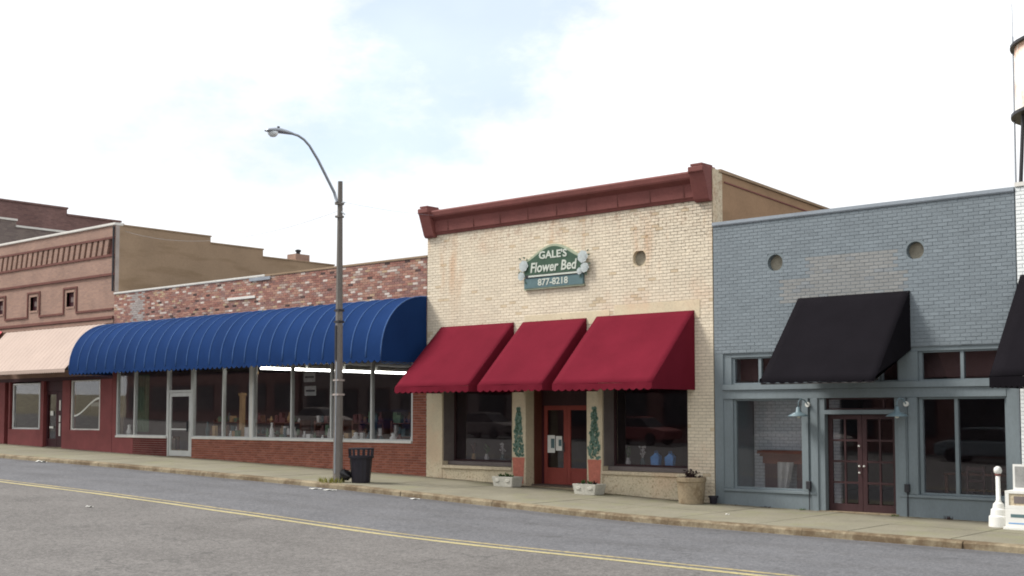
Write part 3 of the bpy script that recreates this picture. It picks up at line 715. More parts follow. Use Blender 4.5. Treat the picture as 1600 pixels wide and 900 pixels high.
# storefront
Y = .10
for (a, b) in ((GX0 + .02, 4.56), (11.02, GX1 - .02)): box('pier', m_greyw, gy, a, b, -.01, .3, -.5, 3.42)
box('head_beam', m_greyw, gy, 4.56, 11.02, .02, .3, 3.33, 3.42)
bm = box('transom_beam', m_greyw, gy, 4.56, 11.02, -.02, .28, 2.38, 2.58)
MB().box(4.56, 11.02, -.06, .26, 2.585, 2.71).build('ledge', m_greyw, bm)
window(gy, [4.80, 5.49, 6.2, 6.9, 7.6, 8.36], Y, 2.715, 3.325, m_greyw, .07, .09, .03, .03)
box('post', m_greyw, gy, 8.80, 9.22, .0, .26, 2.715, 3.325)
window(gy, [8.40, 8.78], Y, 2.715, 3.325, m_greyw, .05, .09, .03, .03)
window(gy, [9.26, 10.13, 11.0], Y, 2.715, 3.325, m_greyw, .07, .09, .03, .03)
box('post', m_greyw, gy, 4.56, 4.765, .02, .26, 2.715, 3.325)
for (a, b) in ((4.56, 6.9), (8.80, 11.02)):
    box('bulkhead', m_greyw, gy, a, b, -.005, .3, -.5, .27 if a < 5 else .31)
    box('sill', m_greyw, gy, a, b, -.045, .28, .275 if a < 5 else .315, .34 if a < 5 else .375, .008)
box('post', m_greyw, gy, 4.56, 4.80, .01, .26, .345, 2.375)
window(gy, [4.83, 6.55], Y, .345, 2.375, m_greyw, .06, .1, .04, .04)
for (a, b) in ((6.58, 6.72), (6.78, 6.95)): box('pilaster', m_greyw, gy, a, b, -.03, .26, .345 if b < 6.8 else -.5, 2.375, .006)
box('pilaster', m_greyw, gy, 6.72, 6.78, .02, .24, .345, 2.375)
for (a, b) in ((8.78, 8.95), (9.0, 9.2)): box('pilaster', m_greyw, gy, a, b, -.03, .26, -.5 if a < 8.9 else .38, 2.375, .006)
box('pilaster', m_greyw, gy, 8.95, 9.0, .02, .24, .38, 2.375)
window(gy, [9.25, 9.99, 11.0], Y, .38, 2.375, m_greyw, .07, .1, .04, .04, m_glassd)
# doors
zd0, zd1 = -.05, 2.02
box('door_step', m_conc2, gy, 6.95, 8.78, -.02, .5, -.5, -.055)
box('door_frame', m_greyw, gy, 6.95, 7.10, .0, .22, -.05, 2.375); box('door_frame', m_greyw, gy, 8.70, 8.78, .0, .22, -.05, 2.375)
box('door_head', m_greyw, gy, 7.10, 8.70, .0, .2, 2.03, 2.12)
window(gy, [7.12, 8.42, 8.68], .12, 2.125, 2.375, m_dwood, .04, .06, .03, .03, m_glassd)
def french_door(x0, x1, knobx):
    y0, y1 = .14, .19; st = .1
    m = MB().box(x0, x0 + st, y0, y1, zd0, zd1).box(x1 - st, x1, y0, y1, zd0, zd1).box(x0 + st, x1 - st, y0, y1, zd0, zd0 + .16).box(x0 + st, x1 - st, y0, y1, zd1 - .1, zd1)
    d = m.build('door', m_dwood, gy)
    a, b, c, e = x0 + st, x1 - st, zd0 + .16, zd1 - .1; xm = (a + b) / 2
    MB().box(xm - .02, xm + .02, y0 + .004, y1 - .004, c, e).build('muntin', m_dwood, d)
    for i in range(1, 4):
        z = c + (e - c) * i / 4
        for (p, q) in ((a, xm - .02), (xm + .02, b)): MB().box(p, q, y0 + .002, y1 - .002, z - .022, z + .022).build('muntin', m_dwood, d)
    for i in range(4):
        za, zb = c + (e - c) * i / 4 + .022, c + (e - c) * (i + 1) / 4 - .022
        for (p, q) in ((a, xm - .02), (xm + .02, b)): pane(d, p, q, .165, za, zb, m_glassd)
    for z in ((.92,) if knobx < (x0 + x1) / 2 else (.92, 1.35, .78)):
        MB().lathe((knobx, .1, z), [(.0, -.022), (.02, -.016), (.025, 0), (.02, .016), (0, .022)], 10).build('knob', m_fix, d, smooth=True)
french_door(7.11, 7.895, 7.845); 
french_door(7.905, 8.69, 7.955)
shell(gy, GX0, GX1, 13, 6.35, 6.0, m_tan, .02, m_intd, 3.45, y0=.3, int_depth=7, sides=(0, 0))
box('room_boarding', m_board, gy, 4.6, 11.0, .6, .62, 2.8, 3.4)
box('partition', m_greyw, gy, 4.6, 4.66, .32, 6.9, .03, 3.4)
m_pw = brick_tex('painted_interior_brick', lin(200, 204, 206), lin(186, 192, 196), lin(150, 156, 160))
box('partition', m_pw, gy, 4.7, 6.9, 1.12, 1.2, .03, 3.4)
# wall lamps on goosenecks
def barn_lamp(x, label):
    t = thing('wall_lamp', (x, -.03, 2.24), label, 'wall lamp', 'gooseneck wall lamps on the grey shop')
    MB().tube([(x + .05, -.03, 2.24), (x + .05, -.07, 2.24)], .055, 14).build('wall_plate', m_fix, t)
    MB().tube([(x + .05, -.06, 2.24), (x + .04, -.16, 2.33), (x, -.26, 2.36), (x - .03, -.31, 2.3), (x - .03, -.32, 2.18)], .014, 8).build('arm', m_lampteal, t, smooth=True)
    s = MB().lathe((x - .03, -.32, 1.98), [(.225, 0), (.215, .02), (.14, .065), (.06, .10), (.045, .2), (.0, .21)], 24).build('shade', m_lampteal, t, smooth=True)
    MB().lathe((x - .03, -.32, 1.94), [(0, 0), (.035, .015), (.045, .05), (.03, .09), (0, .1)], 12).build('bulb', m_fix, s, smooth=True)
barn_lamp(6.68, 'teal gooseneck wall lamp left of the double doors'); barn_lamp(8.93, 'teal gooseneck wall lamp right of the double doors')
for (x, z, lab) in ((6.74, .47, 'small dark electrical box low on the pier left of the double doors'), (8.98, .49, 'small dark electrical box with conduit on the pier right of the double doors')):
    e = thing('electrical_box', (x, -.03, z), lab, 'electrical box', 'electrical boxes by the double doors')
    box('box_body', m_dmet, e, x - .05, x + .05, -.11, -.032, z - .07, z + .1, .008)
    MB().tube([(x, -.05, z - .07), (x, -.05, zg(x) + .02)], .012, 6).build('conduit', m_dmet, e)
    if x > 8: MB().tube([(x, -.05, z + .1), (x, -.05, 2.2)], .01, 6).build('conduit', m_greyw, e)

# ================================================================== BLUE AWNING STORE
bl = thing('wide_brick_shop', (-13.4, 0, .4), 'wide brick shop with patchwork parapet and blue barrel awning', 'building')
BX0_, BX1_ = -21.66, -5.17
sf = (-21.4, -5.73, -1, 3.9)
bul_l, door_l, door_r = -18.07, -18.0, -16.62
wall_parts('front_wall', m_patchm, bl, BX0_, BX1_, -.003, .3, -.3, 6.5, [(-21.4, -5.73, 1.2, 3.9), (-18.05, -16.58, -1, 3.9)])
RP = [lin(150, 108, 96), lin(142, 100, 90), lin(160, 120, 106), lin(138, 102, 94), lin(150, 118, 108), lin(164, 128, 112), lin(134, 104, 98)]
def patchcol(x, z):
    n_ = math.sin(x * 1.3) + math.sin(x * .61 + z * 2.2) + math.sin(x * 3.1 + 1.7 * z)
    if -20.5 < x < -19.7: 
        if rnd.random() < .75: return jit(lin(158, 150, 146), .14)
    q = rnd.random()
    if q < .055 + .04 * (n_ > .9): return jit(lin(196, 184, 175), .08)
    if q < .14: return jit(lin(166, 148, 138), .12)
    if q < .17: return jit(lin(78, 62, 60), .2)
    if q < .21: return jit(lin(172, 148, 122), .1)
    return jit(rnd.choice(RP), .12)
bricks(bl, BX0_, BX1_, 5.0, 6.48, [], -.012, patchcol, m_patch)
def bulkcol(x, z): return jit(rnd.choice((lin(142, 88, 72), lin(132, 80, 66), lin(148, 94, 78))) if x > -17 else lin(96, 48, 46), .1)  # bulkhead left of the door: shade put into a darker brick colour
bricks(bl, -16.58, BX1_, .1, 1.2, [], -.012, bulkcol, m_bulk, name='bulkhead_brickwork')
bricks(bl, -20.25, -18.05, .35, 1.2, [], -.012, bulkcol, m_bulk, name='bulkhead_brickwork')
bricks(bl, -5.73, BX1_, 1.2, 4.0, [], -.012, bulkcol, m_bulk, name='pier_brickwork')
box('bulkhead', m_maroon, bl, -21.66, -20.25, -.012, .05, .2, 1.2)
box('pier', m_maroon, bl, -21.66, -21.4, -.012, .05, 1.2, 3.95)
cpm = MB().prism([(.35, 6.49), (-.04, 6.49), (-.05, 6.52), (-.05, 6.56), (.35, 6.58)], 'x', BX0_, -12.6).build('coping', m_trim, bl)
MB().prism([(.35, 6.49), (-.035, 6.49), (-.04, 6.51), (-.04, 6.55), (.35, 6.57)], 'x', -12.59, BX1_).build('coping', m_brown, bl)
box('fascia_patch', m_trim, bl, -14.6, -13.1, -.05, -.02, 5.83, 5.91)
box('coping_patch', m_galv, bl, -13.4, -12.3, -.06, -.04, 6.38, 6.48)
Yb = .05
for (a, b) in ((-21.38, -18.1), (-16.55, -5.75)):
    box('sill', m_trim, bl, a, b, -.05, .25, 1.205, 1.27, .006)
window(bl, [-21.35, -20.19, -18.1], Yb, 1.27, 3.9, m_alu, .06, .12, .04, .06)
window(bl, [-16.55, -14.83, -13.36], Yb, 1.27, 3.9, m_alu, .06, .12, .04, .06)
box('column', m_trim, bl, -13.33, -13.22, -.01, .2, 1.27, 3.9)
window(bl, [-13.02 - .17, -11.22, -9.31, -7.49, -5.76], Yb, 1.27, 3.9, m_alu, .06, .12, .04, .06)
# glazed aluminium door
zt = zg(-17.3) + .04
box('door_step', m_conc2, bl, -18.05, -16.58, -.0, .35, .0, zt - .005)
for x in (-18.05, -16.65): box('door_frame', m_alu, bl, x, x + .07, -.02, .1, zt, 3.9)
box('door_head', m_alu, bl, -17.98, -16.65, -.01, .1, 2.80, 2.88)
dd = MB().box(-17.97, -17.86, .0, .05, zt + .01, 2.79).box(-16.78, -16.66, .0, .05, zt + .01, 2.79).box(-17.86, -16.78, .0, .05, zt + .01, zt + .2).box(-17.86, -16.78, .0, .05, 2.66, 2.79).build('door', m_alu, bl)
MB().box(-17.86, -16.78, .004, .046, 1.5, 1.55).build('push_bar', m_alu, dd)
pane(dd, -17.86, -16.78, .025, zt + .2, 2.66)
MB().box(-16.84, -16.80, -.06, .0, 1.45, 1.8).build('handle', m_dmet, dd)
MB().box(-17.98, -16.65, .03, .036, 2.88, 3.9).build('transom_pane', m_glassd, bl)
shell(bl, BX0_, BX1_, 14, 6.4, 6.1, m_tan, .55, m_intd, 3.75, y0=.3, int_depth=11, sides=(0, 0))
# ceiling lights: rows of fluorescent tubes running back into the shop
rows = [(-13.22, .3)]
lab_rows = ['first', 'second', 'third', 'fourth']
for k, (ya, yb) in enumerate(((.35, 2.1), (2.2, 3.7), (3.85, 5.2), (5.35, 7.0))):
    t = thing('ceiling_light', (-13.22, ya, 3.62), ['lit fluorescent ceiling light nearest the tan window column', 'lit fluorescent ceiling light second from the tan window column', 'lit fluorescent ceiling light just right of the lamp post', 'lit fluorescent ceiling light nearest the red awning'][k], 'ceiling light', 'fluorescent lights in a row under the blue awning')
    box('housing', m_fix, t, -13.34, -13.10, ya, yb, 3.585, 3.74)
    box('diffuser', m_tube, t, -13.32, -13.12, ya + .03, yb - .03, 3.515, 3.58)

# ================================================================== MAUVE BRICK SHOP (left)
lf = thing('mauve_brick_shop', (-26, 0, .7), 'mauve brick shop with corbel frieze and small square windows', 'building')
LX0, LX1 = -33.6, -21.68
sq = [(-25.28, -24.42, 6.2, 6.84), (-28.32, -27.45, 6.2, 6.84)]
sqw = [(c - .28, c + .28, 6.22, 6.78) for c in (-24.86, -27.72, -30.58)]
wall_parts('front_wall', m_lbrick, lf, LX0, LX1, 0, .3, 3.5, 9.1, sqw + [(-33.4, -21.85, 8.02, 8.6)])
box('frieze_recess', m_lbrickd, lf, -33.4, -21.85, .09, .3, 8.02, 8.6)
nco = 27
for i in range(nco):
    x = -33.35 + .4158 * i
    m = MB(); w = .25
    m.add([(x, 0, 8.02), (x + w, 0, 8.02), (x + w + .2, -.03, 8.6), (x + .2, -.03, 8.6), (x, .1, 8.02), (x + w, .1, 8.02), (x + w + .2, .1, 8.6), (x + .2, .1, 8.6)],
          [(0, 1, 2, 3), (1, 5, 6, 2), (4, 0, 3, 7), (0, 4, 5, 1), (3, 2, 6, 7)]); m.build('corbel', m_lbrick, lf)
for (z0, z1, d, mt) in ((8.6, 8.68, .05, m_lbrickd), (7.94, 8.02, .04, m_lbrickd), (7.22, 7.31, .06, m_lbrickd), (5.60, 5.70, .07, m_lbrickd), (5.44, 5.56, .03, m_lbrick)):
    box('string_course', mt, lf, LX0, LX1 - .02, -d, 0, z0, z1)
mo = []
zt_, zb_ = 6.98, 6.0
prev = LX1 - .05
for c in (-24.86, -27.72, -30.58):
    for (a, b, z0, z1) in ((c + .52, prev, zb_ - .07, zb_), (c + .45, c + .52, zb_ - .07, zt_), (c - .45, c + .45, zt_ - .07, zt_), (c - .52, c - .45, zb_ - .07, zt_)):
        box('moulding', m_lbrickd, lf, a, b, -.04, 0, z0, z1)
    prev = c - .52
    f = MB().box(c - .33, c + .33, -.02, .1, 6.78, 6.86).box(c - .33, c + .33, -.02, .1, 6.14, 6.22).box(c - .36, c - .28, -.015, .1, 6.22, 6.78).box(c + .28, c + .36, -.015, .1, 6.22, 6.78).build('window', m_lbrick, lf)
    MB().box(c - .28, c + .28, .1, .13, 6.22, 6.78).build('shutter', m_maroond, f)
    MB().box(c - .12, c + .12, .085, .1, 6.4, 6.6).build('louvre', m_int, f)
box('moulding', m_lbrickd, lf, LX0, prev, -.04, 0, zb_ - .07, zb_)
MB().prism([(.35, 9.1), (-.05, 9.1), (-.06, 9.13), (-.06, 9.19), (.35, 9.2)], 'x', LX0, LX1 + .02).build('coping', m_trim, lf)
MB().tube([(LX1 - .06, -.05, 9.05), (LX1 - .06, -.05, 6.62)], .04, 8).build('downpipe', m_dmet, lf)
box('corner_strip', m_gtrim, lf, LX1, LX1 + .012, .0, .16, 6.6, 9.12); box('corner_return', m_brown, lf, LX1, LX1 + .008, .162, .3, 6.6, 9.09)
# stepped side wall
steps = [(.302, 4.2, 9.10), (4.2, 6.78, 8.84), (6.78, 10.6, 8.53), (10.6, 14, 8.25)]
for (a, b, z) in steps:
    box('side_wall', m_brown, lf, LX1 - .3, LX1, a, b, 3.6, z); box('wall_cap', m_brown, lf, LX1 - .34, LX1 + .03, a, b + .03, z, z + .05)
ch = MB().box(LX1 - .6, LX1 - .02, 8.5, 9.25, 8.5, 8.86).build('chimney', m_lbrick, lf); MB().lathe((LX1 - .3, 8.85, 8.86), [(.09, 0), (.09, .12), (.13, .14), (.13, .2), (0, .24)], 10).build('flue_pot', m_dmet, ch)
box('roof', m_roof, lf, LX0 + .2, LX1 - .3, .3, 14, 8.0, 8.1); box('rear_wall', m_lbrick, lf, LX0, LX1, 14, 14.2, .2, 8.2)
box('upper_ceiling', m_ceil, lf, LX0 + .2, LX1 - .3, .3, 8, 3.6, 3.65)
# storefront in maroon
box('head_beam', m_maroond, lf, LX0, LX1, .0, .3, 3.36, 3.5)
box('floor', m_floor, lf, LX0, LX1, .05, 8, .5, .78); box('room_wall', m_intd, lf, LX0, LX1, 6, 6.1, .78, 3.6)
box('bulkhead', m_maroon, lf, -29.5, -26.95, -.01, .2, .3, 1.45); box('bulkhead', m_maroon, lf, -25.2, LX1, -.01, .2, .3, 1.45)
for (a, b) in ((-33.6, -29.95), (-29.62, -29.5), (-26.98, -26.75), (-25.3, -24.72), (-22.52, LX1)): box('pier', m_maroon, lf, a, b, -.012, .25, .3, 3.36)
box('door_recess', m_maroond, lf, -29.95, -29.62, .2, .25, .5, 3.36)
window(lf, [-29.3, -27.15], .08, 1.45, 3.3, m_alu, .08, .1, .06, .06)
window(lf, [-24.62, -22.6], .06, 1.45, 3.34, m_trim, .06, .1, .05, .04)
zz = zg(-26) + .04
ld = panel_door(lf, -26.72, -25.9, .12, zz, 2.95, zz + .25, m_maroond, .1)
box('transom_board', m_maroond, lf, -26.75, -25.3, .1, .2, 2.96, 3.36)
box('door_step', m_conc2, lf, -26.75, -25.3, .0, .3, .2, zz - .005)
sl = box('sidelight', m_maroond, lf, -25.88, -25.32, .12, .17, zz, 2.95)
for (z0, z1) in ((1.2, 1.7), (1.75, 2.0), (2.2, 2.6)): MB().box(-25.72, -25.62, .1, .118, z0, z1).build('poster_strip', m_paper, sl)
for (x0_, z0_, w_, h_, lab) in ((-26.4, 2.0, .22, .18, 'upper white notice on the dark maroon door'), (-26.45, 1.5, .3, .07, 'lower white strip notice on the dark maroon door')):
    tag(MB().box(x0_, x0_ + w_, .105, .11, z0_, z0_ + h_).build('paper_notice', m_paper, org=(x0_, .105, z0_)), lab, 'notice', 'notices on the maroon door')
# car reflection put on the window glass as a white curved strip
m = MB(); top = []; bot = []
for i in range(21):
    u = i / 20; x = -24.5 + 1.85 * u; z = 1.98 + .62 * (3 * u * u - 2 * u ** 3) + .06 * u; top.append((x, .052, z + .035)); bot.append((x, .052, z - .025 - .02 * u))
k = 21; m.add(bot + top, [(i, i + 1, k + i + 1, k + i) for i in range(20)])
tag(m.build('reflection_strip', m_paper, org=(-23.5, .05, 1.9), solid=.002), 'white curved strip painting a car reflection on the shop window beside the blue awning', 'painted_reflection')
tag(MB().box(-23.7, -23.0, .3, .32, 2.35, 2.5).build('window_card', m_cloth, org=(-23.4, .3, 2.35)), 'grey card behind the window with the painted white reflection', 'card')

# ================================================================== buildings beyond on the left
def stepped(name, x0, x1, y0, steps, mat, cap, label, front):
    t = thing(name, ((x0 + x1) / 2, y0, 1), label, 'building')
    ya = y0
    for (yb, z) in steps:
        box('side_wall', mat, t, x1 - .35, x1, ya, yb, .3, z); box('wall_cap', cap, t, x1 - .42, x1 + .05, ya - .02, yb + .04, z, z + .09); ya = yb
    box('front_wall', front, t, x0, x1 - .35, y0, y0 + .3, .3, steps[0][1] + .02)
    box('roof', m_roof, t, x0, x1 - .35, y0 + .3, ya, steps[-1][1] - 1.2, steps[-1][1] - 1.1)
    box('rear_wall', mat, t, x0, x1, ya, ya + .3, .3, steps[-1][1])
    for i in range(4):
        x = x0 + .5 + i * (x1 - x0 - 1) / 4
        w_ = MB().box(x, x + .9, y0 - .02, y0, 6.2, 8.0).build('window', m_maroond, t); MB().box(x + .08, x + .82, y0 - .03, y0 - .02, 6.3, 7.9).build('pane', m_glassd, w_)
    return t
m_fb = brick_tex('far_front_brick', lin(140, 104, 96), lin(124, 92, 86), lin(120, 104, 98))
stepped('grey_brown_building', -37.6, -33.62, 0.0, [(2.15, 10.74), (5.2, 10.46), (8, 10.2), (12, 9.9)], m_gbrick, m_trim, 'grey brown brick building with white stepped coping behind the mauve shop', m_fb)
stepped('dark_brick_building', -48, -38, 0.0, [(7.0, 12.36), (10.0, 12.04), (15, 11.5), (20, 11.0)], m_dbrick, m_dbrick, 'tall dark brick building at the upper left with stepped parapet', m_fb)

# ================================================================== WHITE BUILDING (right edge)
wh = thing('white_shop', (16, 0, -.15), 'white painted brick building cut off by the right edge', 'building')
WX0, WX1 = 11.29, 20.5
wall_parts('front_wall', m_whitem, wh, WX0, WX1, .0, .3, -.6, 6.5, [(12.2, 15.2, .4, 2.6), (16.2, 19.5, .4, 2.6)])
bricks(wh, WX0, WX1, -.2, 6.48, [(12.2, 15.2, .4, 2.6), (16.2, 19.5, .4, 2.6)], -.02, lambda x, z: jit(lin(228, 232, 232), .04), m_white)
MB().prism([(.35, 6.5), (-.05, 6.5), (-.05, 6.58), (.35, 6.6)], 'x', WX0, WX1).build('coping', m_trim, wh)
for (a, b) in ((12.2, 15.2), (16.2, 19.5)): window(wh, [a, (a + b) / 2, b], .1, .4, 2.6, m_alu)
box('side_wall', m_white if False else m_trim, wh, WX1 - .25, WX1, .3, 13, -.6, 6.5); box('side_wall', m_trim, wh, WX0, WX0 + .25, .3, 13, -.6, 6.5); box('rear_wall', m_trim, wh, WX0, WX1, 13, 13.2, -.6, 6.5)
box('roof', m_roof, wh, WX0 + .25, WX1 - .25, .3, 13, 6.0, 6.1); box('floor', m_floor, wh, WX0 + .25, WX1 - .25, .3, 7, -.3, -.05); box('room_wall', m_intd, wh, WX0 + .25, WX1 - .25, 6, 6.1, -.05, 6)

# ================================================================== SIGN
sg = thing('shop_sign', (-.45, -.04, 5.3), 'green arched Gale\'s Flower Bed sign with white roses on the cream wall', 'sign')
sx = -.46
def arch(w, zb, base, top, n=28):   # bell shaped top outline
    pts = [(sx - w, zb), (sx + w, zb)]
    for i in range(n + 1):
        u = 1 - 2 * i / n; z = base + (top - base) * (.5 + .5 * math.cos(math.pi * min(1, abs(u) * 1.02))) ** .75; pts.append((sx + w * u, z))
    return pts
MB().prism(arch(1.02, 5.62, 6.06, 6.44), 'y', -.085, -.02).build('rim', m_srim, sg)
MB().prism(arch(.96, 5.64, 6.02, 6.38), 'y', -.10, -.08).build('board', m_sgreen, sg)
MB().box(sx - .98, sx + .98, -.10, -.02, 5.33, 5.60).build('number_plate', m_sblue, sg)
MB().box(sx - 1.0, sx + 1.0, -.085, -.02, 5.29, 5.33).build('lower_rim', m_srim, sg)
MB().box(sx - .92, sx + .92, -.115, -.09, 5.60, 5.675).build('banner', m_dmet, sg)
MB().box(sx - .82, sx + .82, -.12, -.112, 5.617, 5.66).build('banner_stripe', m_swhite, sg)
text_mesh('name_lettering', "GALE'S", .27, sx, -.106, 6.08, m_swhite, sg, bold=.006, xs=1.15)
text_mesh('script_lettering', 'Flower Bed', .36, sx, -.106, 5.74, m_swhite, sg, shear=.15, bold=.007, xs=.92)
text_mesh('number_lettering', '877-8218', .24, sx, -.106, 5.385, m_swhite, sg, bold=.004, xs=1.1)
def rose(x, z, r):
    m = MB(); r2 = random.Random(int(x * 91 + z * 77))
    for ring, (n, rr, d) in enumerate(((7, 1.0, .0), (6, .72, .02), (5, .42, .04))):
        for k in range(n):
            a = 2 * math.pi * k / n + ring * .5; p = r * rr * .55; q = r * rr * .55
            cxx, czz = x + p * math.cos(a), z + p * math.sin(a); pts = []
            for j in range(7):
                t = 2 * math.pi * j / 7; pts.append((cxx + q * math.cos(t) * .9, -.122 - d * .4 - .003 * k, czz + q * math.sin(t) * .9))
            m.add(pts, [tuple(range(7))])
    return m.build('rose', m_rose, sg)
for (x, z, r) in ((sx - .98, 5.93, .15), (sx - 1.06, 5.66, .115), (sx + 1.0, 6.02, .16), (sx + 1.06, 5.74, .13), (sx + .9, 5.66, .09)): rose(x, z, r)
m = MB(); r2 = random.Random(3)
for s_ in (-1, 1):
    for k in range(16):
        x = sx + s_ * r2.uniform(.86, 1.16); z = r2.uniform(5.5, 6.15); a = r2.uniform(0, 6.3); q = .1
        m.add([(x, -.112, z), (x + q * .5 * math.cos(a + .5), -.118, z + q * .5 * math.sin(a + .5)), (x + q * math.cos(a), -.113, z + q * math.sin(a)), (x + q * .5 * math.cos(a - .5), -.118, z + q * .5 * math.sin(a - .5))], [(0, 1, 2, 3)])
m.build('painted_leaves', m_sgreen, sg)

# ================================================================== STREET LAMP
lx, ly = -5.0, -3.4; lz = zs(lx)
sl_ = thing('street_lamp', (lx, ly, lz), 'tall tapered grey street lamp with curved arm beside the dark bin', 'street lamp')
def sqpole(z): 
    u = (z - lz) / 7.9; return (.126 * (1 - u) + .060 * u)
m = MB(); prof = []; n = 8
zs_l = [lz - .1 + i * .5 for i in range(17)]; vs_ = []
for z in zs_l:
    h = sqpole(z); c_ = h * .42
    for (a, b) in ((h, -c_), (h, c_), (c_, h), (-c_, h), (-h, c_), (-h, -c_), (-c_, -h), (c_, -h)): vs_.append((lx + a, ly + b, z))
fs = [(i * 8 + k, i * 8 + (k + 1) % 8, (i + 1) * 8 + (k + 1) % 8, (i + 1) * 8 + k) for i in range(16) for k in range(8)] + [tuple(range(128, 136))]
m.add(vs_, fs); m.build('pole', m_pole, sl_)
MB().tube([(lx + .0, ly - .12, 7.62), (lx, -3.6, 7.84), (lx, -4.16, 8.62), (lx, -4.45, 8.95), (lx, -4.63, 9.08), (lx, -4.82, 9.15), (lx, -5.02, 9.17), (lx, -5.15, 9.165)], [.04, .04, .037, .034, .033, .032, .032, .032], 10).build('arm', m_galv, sl_, smooth=True)
MB().box(lx - .075, lx + .075, ly - .12, ly + .075, 7.54, 7.62).box(lx - .075, lx + .075, ly - .11, ly + .075, 7.2, 7.25).build('bracket', m_pole, sl_)
hd = MB(); secs = [(-5.0, .05, .045, 9.16), (-5.2, .09, .07, 9.16), (-5.4, .14, .085, 9.155), (-5.6, .155, .08, 9.14), (-5.78, .12, .055, 9.12), (-5.85, .05, .02, 9.11)]; vs_ = []
for (y, w, h, z) in secs:
    for k in range(12): t = 2 * math.pi * k / 12; vs_.append((lx + w * math.cos(t), y, z + (h if math.sin(t) > 0 else h * .5) * math.sin(t)))
hd.add(vs_, [(i * 12 + k, i * 12 + (k + 1) % 12, (i + 1) * 12 + (k + 1) % 12, (i + 1) * 12 + k) for i in range(5) for k in range(12)] + [tuple(range(12)), tuple(range(60, 72))])
hd = hd.build('lamp_head', m_galv, sl_, smooth=True)
MB().lathe((lx, -5.62, 9.11), [(0, -.13), (.07, -.12), (.12, -.07), (.14, 0)], 14).build('lens', m_lens, hd, smooth=True)
MB().lathe((lx, -5.45, 9.225), [(.035, 0), (.035, .05), (0, .06)], 10).build('photocell', m_dmet, hd)
for z, h in ((4.72, .06), (4.42, .06), (2.9, .04), (2.52, .05)):
    q = sqpole(z) + .006; MB().box(lx - q, lx + q, ly - q, ly + q, z, z + h).build('strap', m_gtrim if z < 3 else m_dmet, sl_)
MB().box(lx - .03, lx + .03, ly - sqpole(4) - .03, ly - sqpole(4), 3.45, 4.35).build('fuse_cover', m_dmet, sl_)
MB().tube([(lx + .03, ly - .13, .5), (lx + .03, ly - .1, 3.4)], .014, 6).build('conduit', m_galv, sl_)
MB().tube([(lx + .06, ly, 7.6), (lx + .14, ly + .05, 7.6)], .02, 6).tube([(lx + .06, ly, 7.35), (lx + .14, ly + .05, 7.28)], .02, 6).build('insulator', m_lens, sl_)
def wire(a, b, sag, label):
    a, b = Vector(a), Vector(b); pts = []
    for i in range(17):
        u = i / 16; p = a.lerp(b, u); p.z -= sag * 4 * u * (1 - u); pts.append(p)
    tag(MB().tube(pts, .004, 4).build('overhead_wire', m_galv, org=a), label, 'wire', 'overhead wires at the street lamp')
wire((lx + .14, ly + .05, 7.6), (-4.6, .05, 7.62), .05, 'thin overhead wire from the lamp post to the cream cornice')
wire((lx + .05, ly + .1, 7.45), (-21.6, .3, 8.9), .6, 'thin overhead wire from the lamp post towards the mauve shop')
# weeds round the lamp base and along walls
def tuft(x, y, n, h, spread, mat, label, z=None):
    m = MB(); r2 = random.Random(int(x * 131 + y * 17)); z = zs(x) if z is None else z
    for k in range(n):
        a = r2.uniform(0, 6.28); r = spread * r2.random() ** .6; bx, by = x + r * math.cos(a), y + r * math.sin(a) * .7; hh = h * r2.uniform(.4, 1); ln = r2.uniform(-.6, .6) * hh; l2 = r2.uniform(-.6, .6) * hh; w = r2.uniform(.006, .014)
        t = r2.uniform(0, 3.14); dx, dy_ = w * math.cos(t), w * math.sin(t)
        m.add([(bx - dx, by - dy_, z - .01), (bx + dx, by + dy_, z - .01), (bx + ln * .4 + dx * .7, by + l2 * .4 + dy_ * .7, z + hh * .6), (bx + ln * .4 - dx * .7, by + l2 * .4 - dy_ * .7, z + hh * .6), (bx + ln, by + l2, z + hh)], [(0, 1, 2, 3), (3, 2, 4)])
    return tag(m.build('weed_tuft', mat, org=(x, y, z)), label, 'weeds', 'weed tufts on the pavement')
tuft(lx - .12, ly - .12, 140, .17, .42, m_weed, 'yellow green grass tuft around the foot of the street lamp')
tuft(6.6, -.12, 26, .08, .12, m_leaf, 'small green weed at the foot of the pier left of the double doors')
tuft(5.7, -.1, 22, .07, .13, m_dead, 'small dark weed at the wall below the grey shop left window')
tuft(9.85, -.1, 26, .12, .09, m_dead, 'dark weed at the wall below the grey shop right window')
tuft(8.72, -.12, 22, .07, .14, m_leaf, 'green weed at the foot of the pier right of the double doors')
tuft(1.75, -.1, 20, .06, .18, m_dead, 'dry weed at the cream wall between trough and barrel planter')
tuft(4.7, -.14, 26, .06, .3, m_dead, 'dark leaf litter at the corner between cream and grey shops')

# ================================================================== BIN, BAG
bx, by = -4.55, -3.0; bz = zs(bx)
bn = thing('rubbish_bin', (bx, by, bz), 'dark navy ribbed plastic bin on the sidewalk beside the street lamp', 'bin')
m = MB(); N = 48; rows_ = [(.0, .225), (.06, .235), (.3, .255), (.6, .28), (.66, .285)]; vs_ = []
for (z, r) in rows_:
    for k in range(N):
        t = 2 * math.pi * k / N; rr = r * (1 + (.035 if (k // 2) % 2 else 0)) ; vs_.append((bx + rr * math.cos(t), by + rr * math.sin(t), bz + z))
m.add(vs_, [(i * N + k, i * N + (k + 1) % N, (i + 1) * N + (k + 1) % N, (i + 1) * N + k) for i in range(len(rows_) - 1) for k in range(N)] + [tuple(range(N))]); m.build('body', m_bin, bn)
MB().lathe((bx, by, bz + .64), [(.29, 0), (.33, .005), (.335, .06), (.31, .065), (.285, .06), (.28, .0)], 32).build('rim', m_bin, bn, smooth=False)
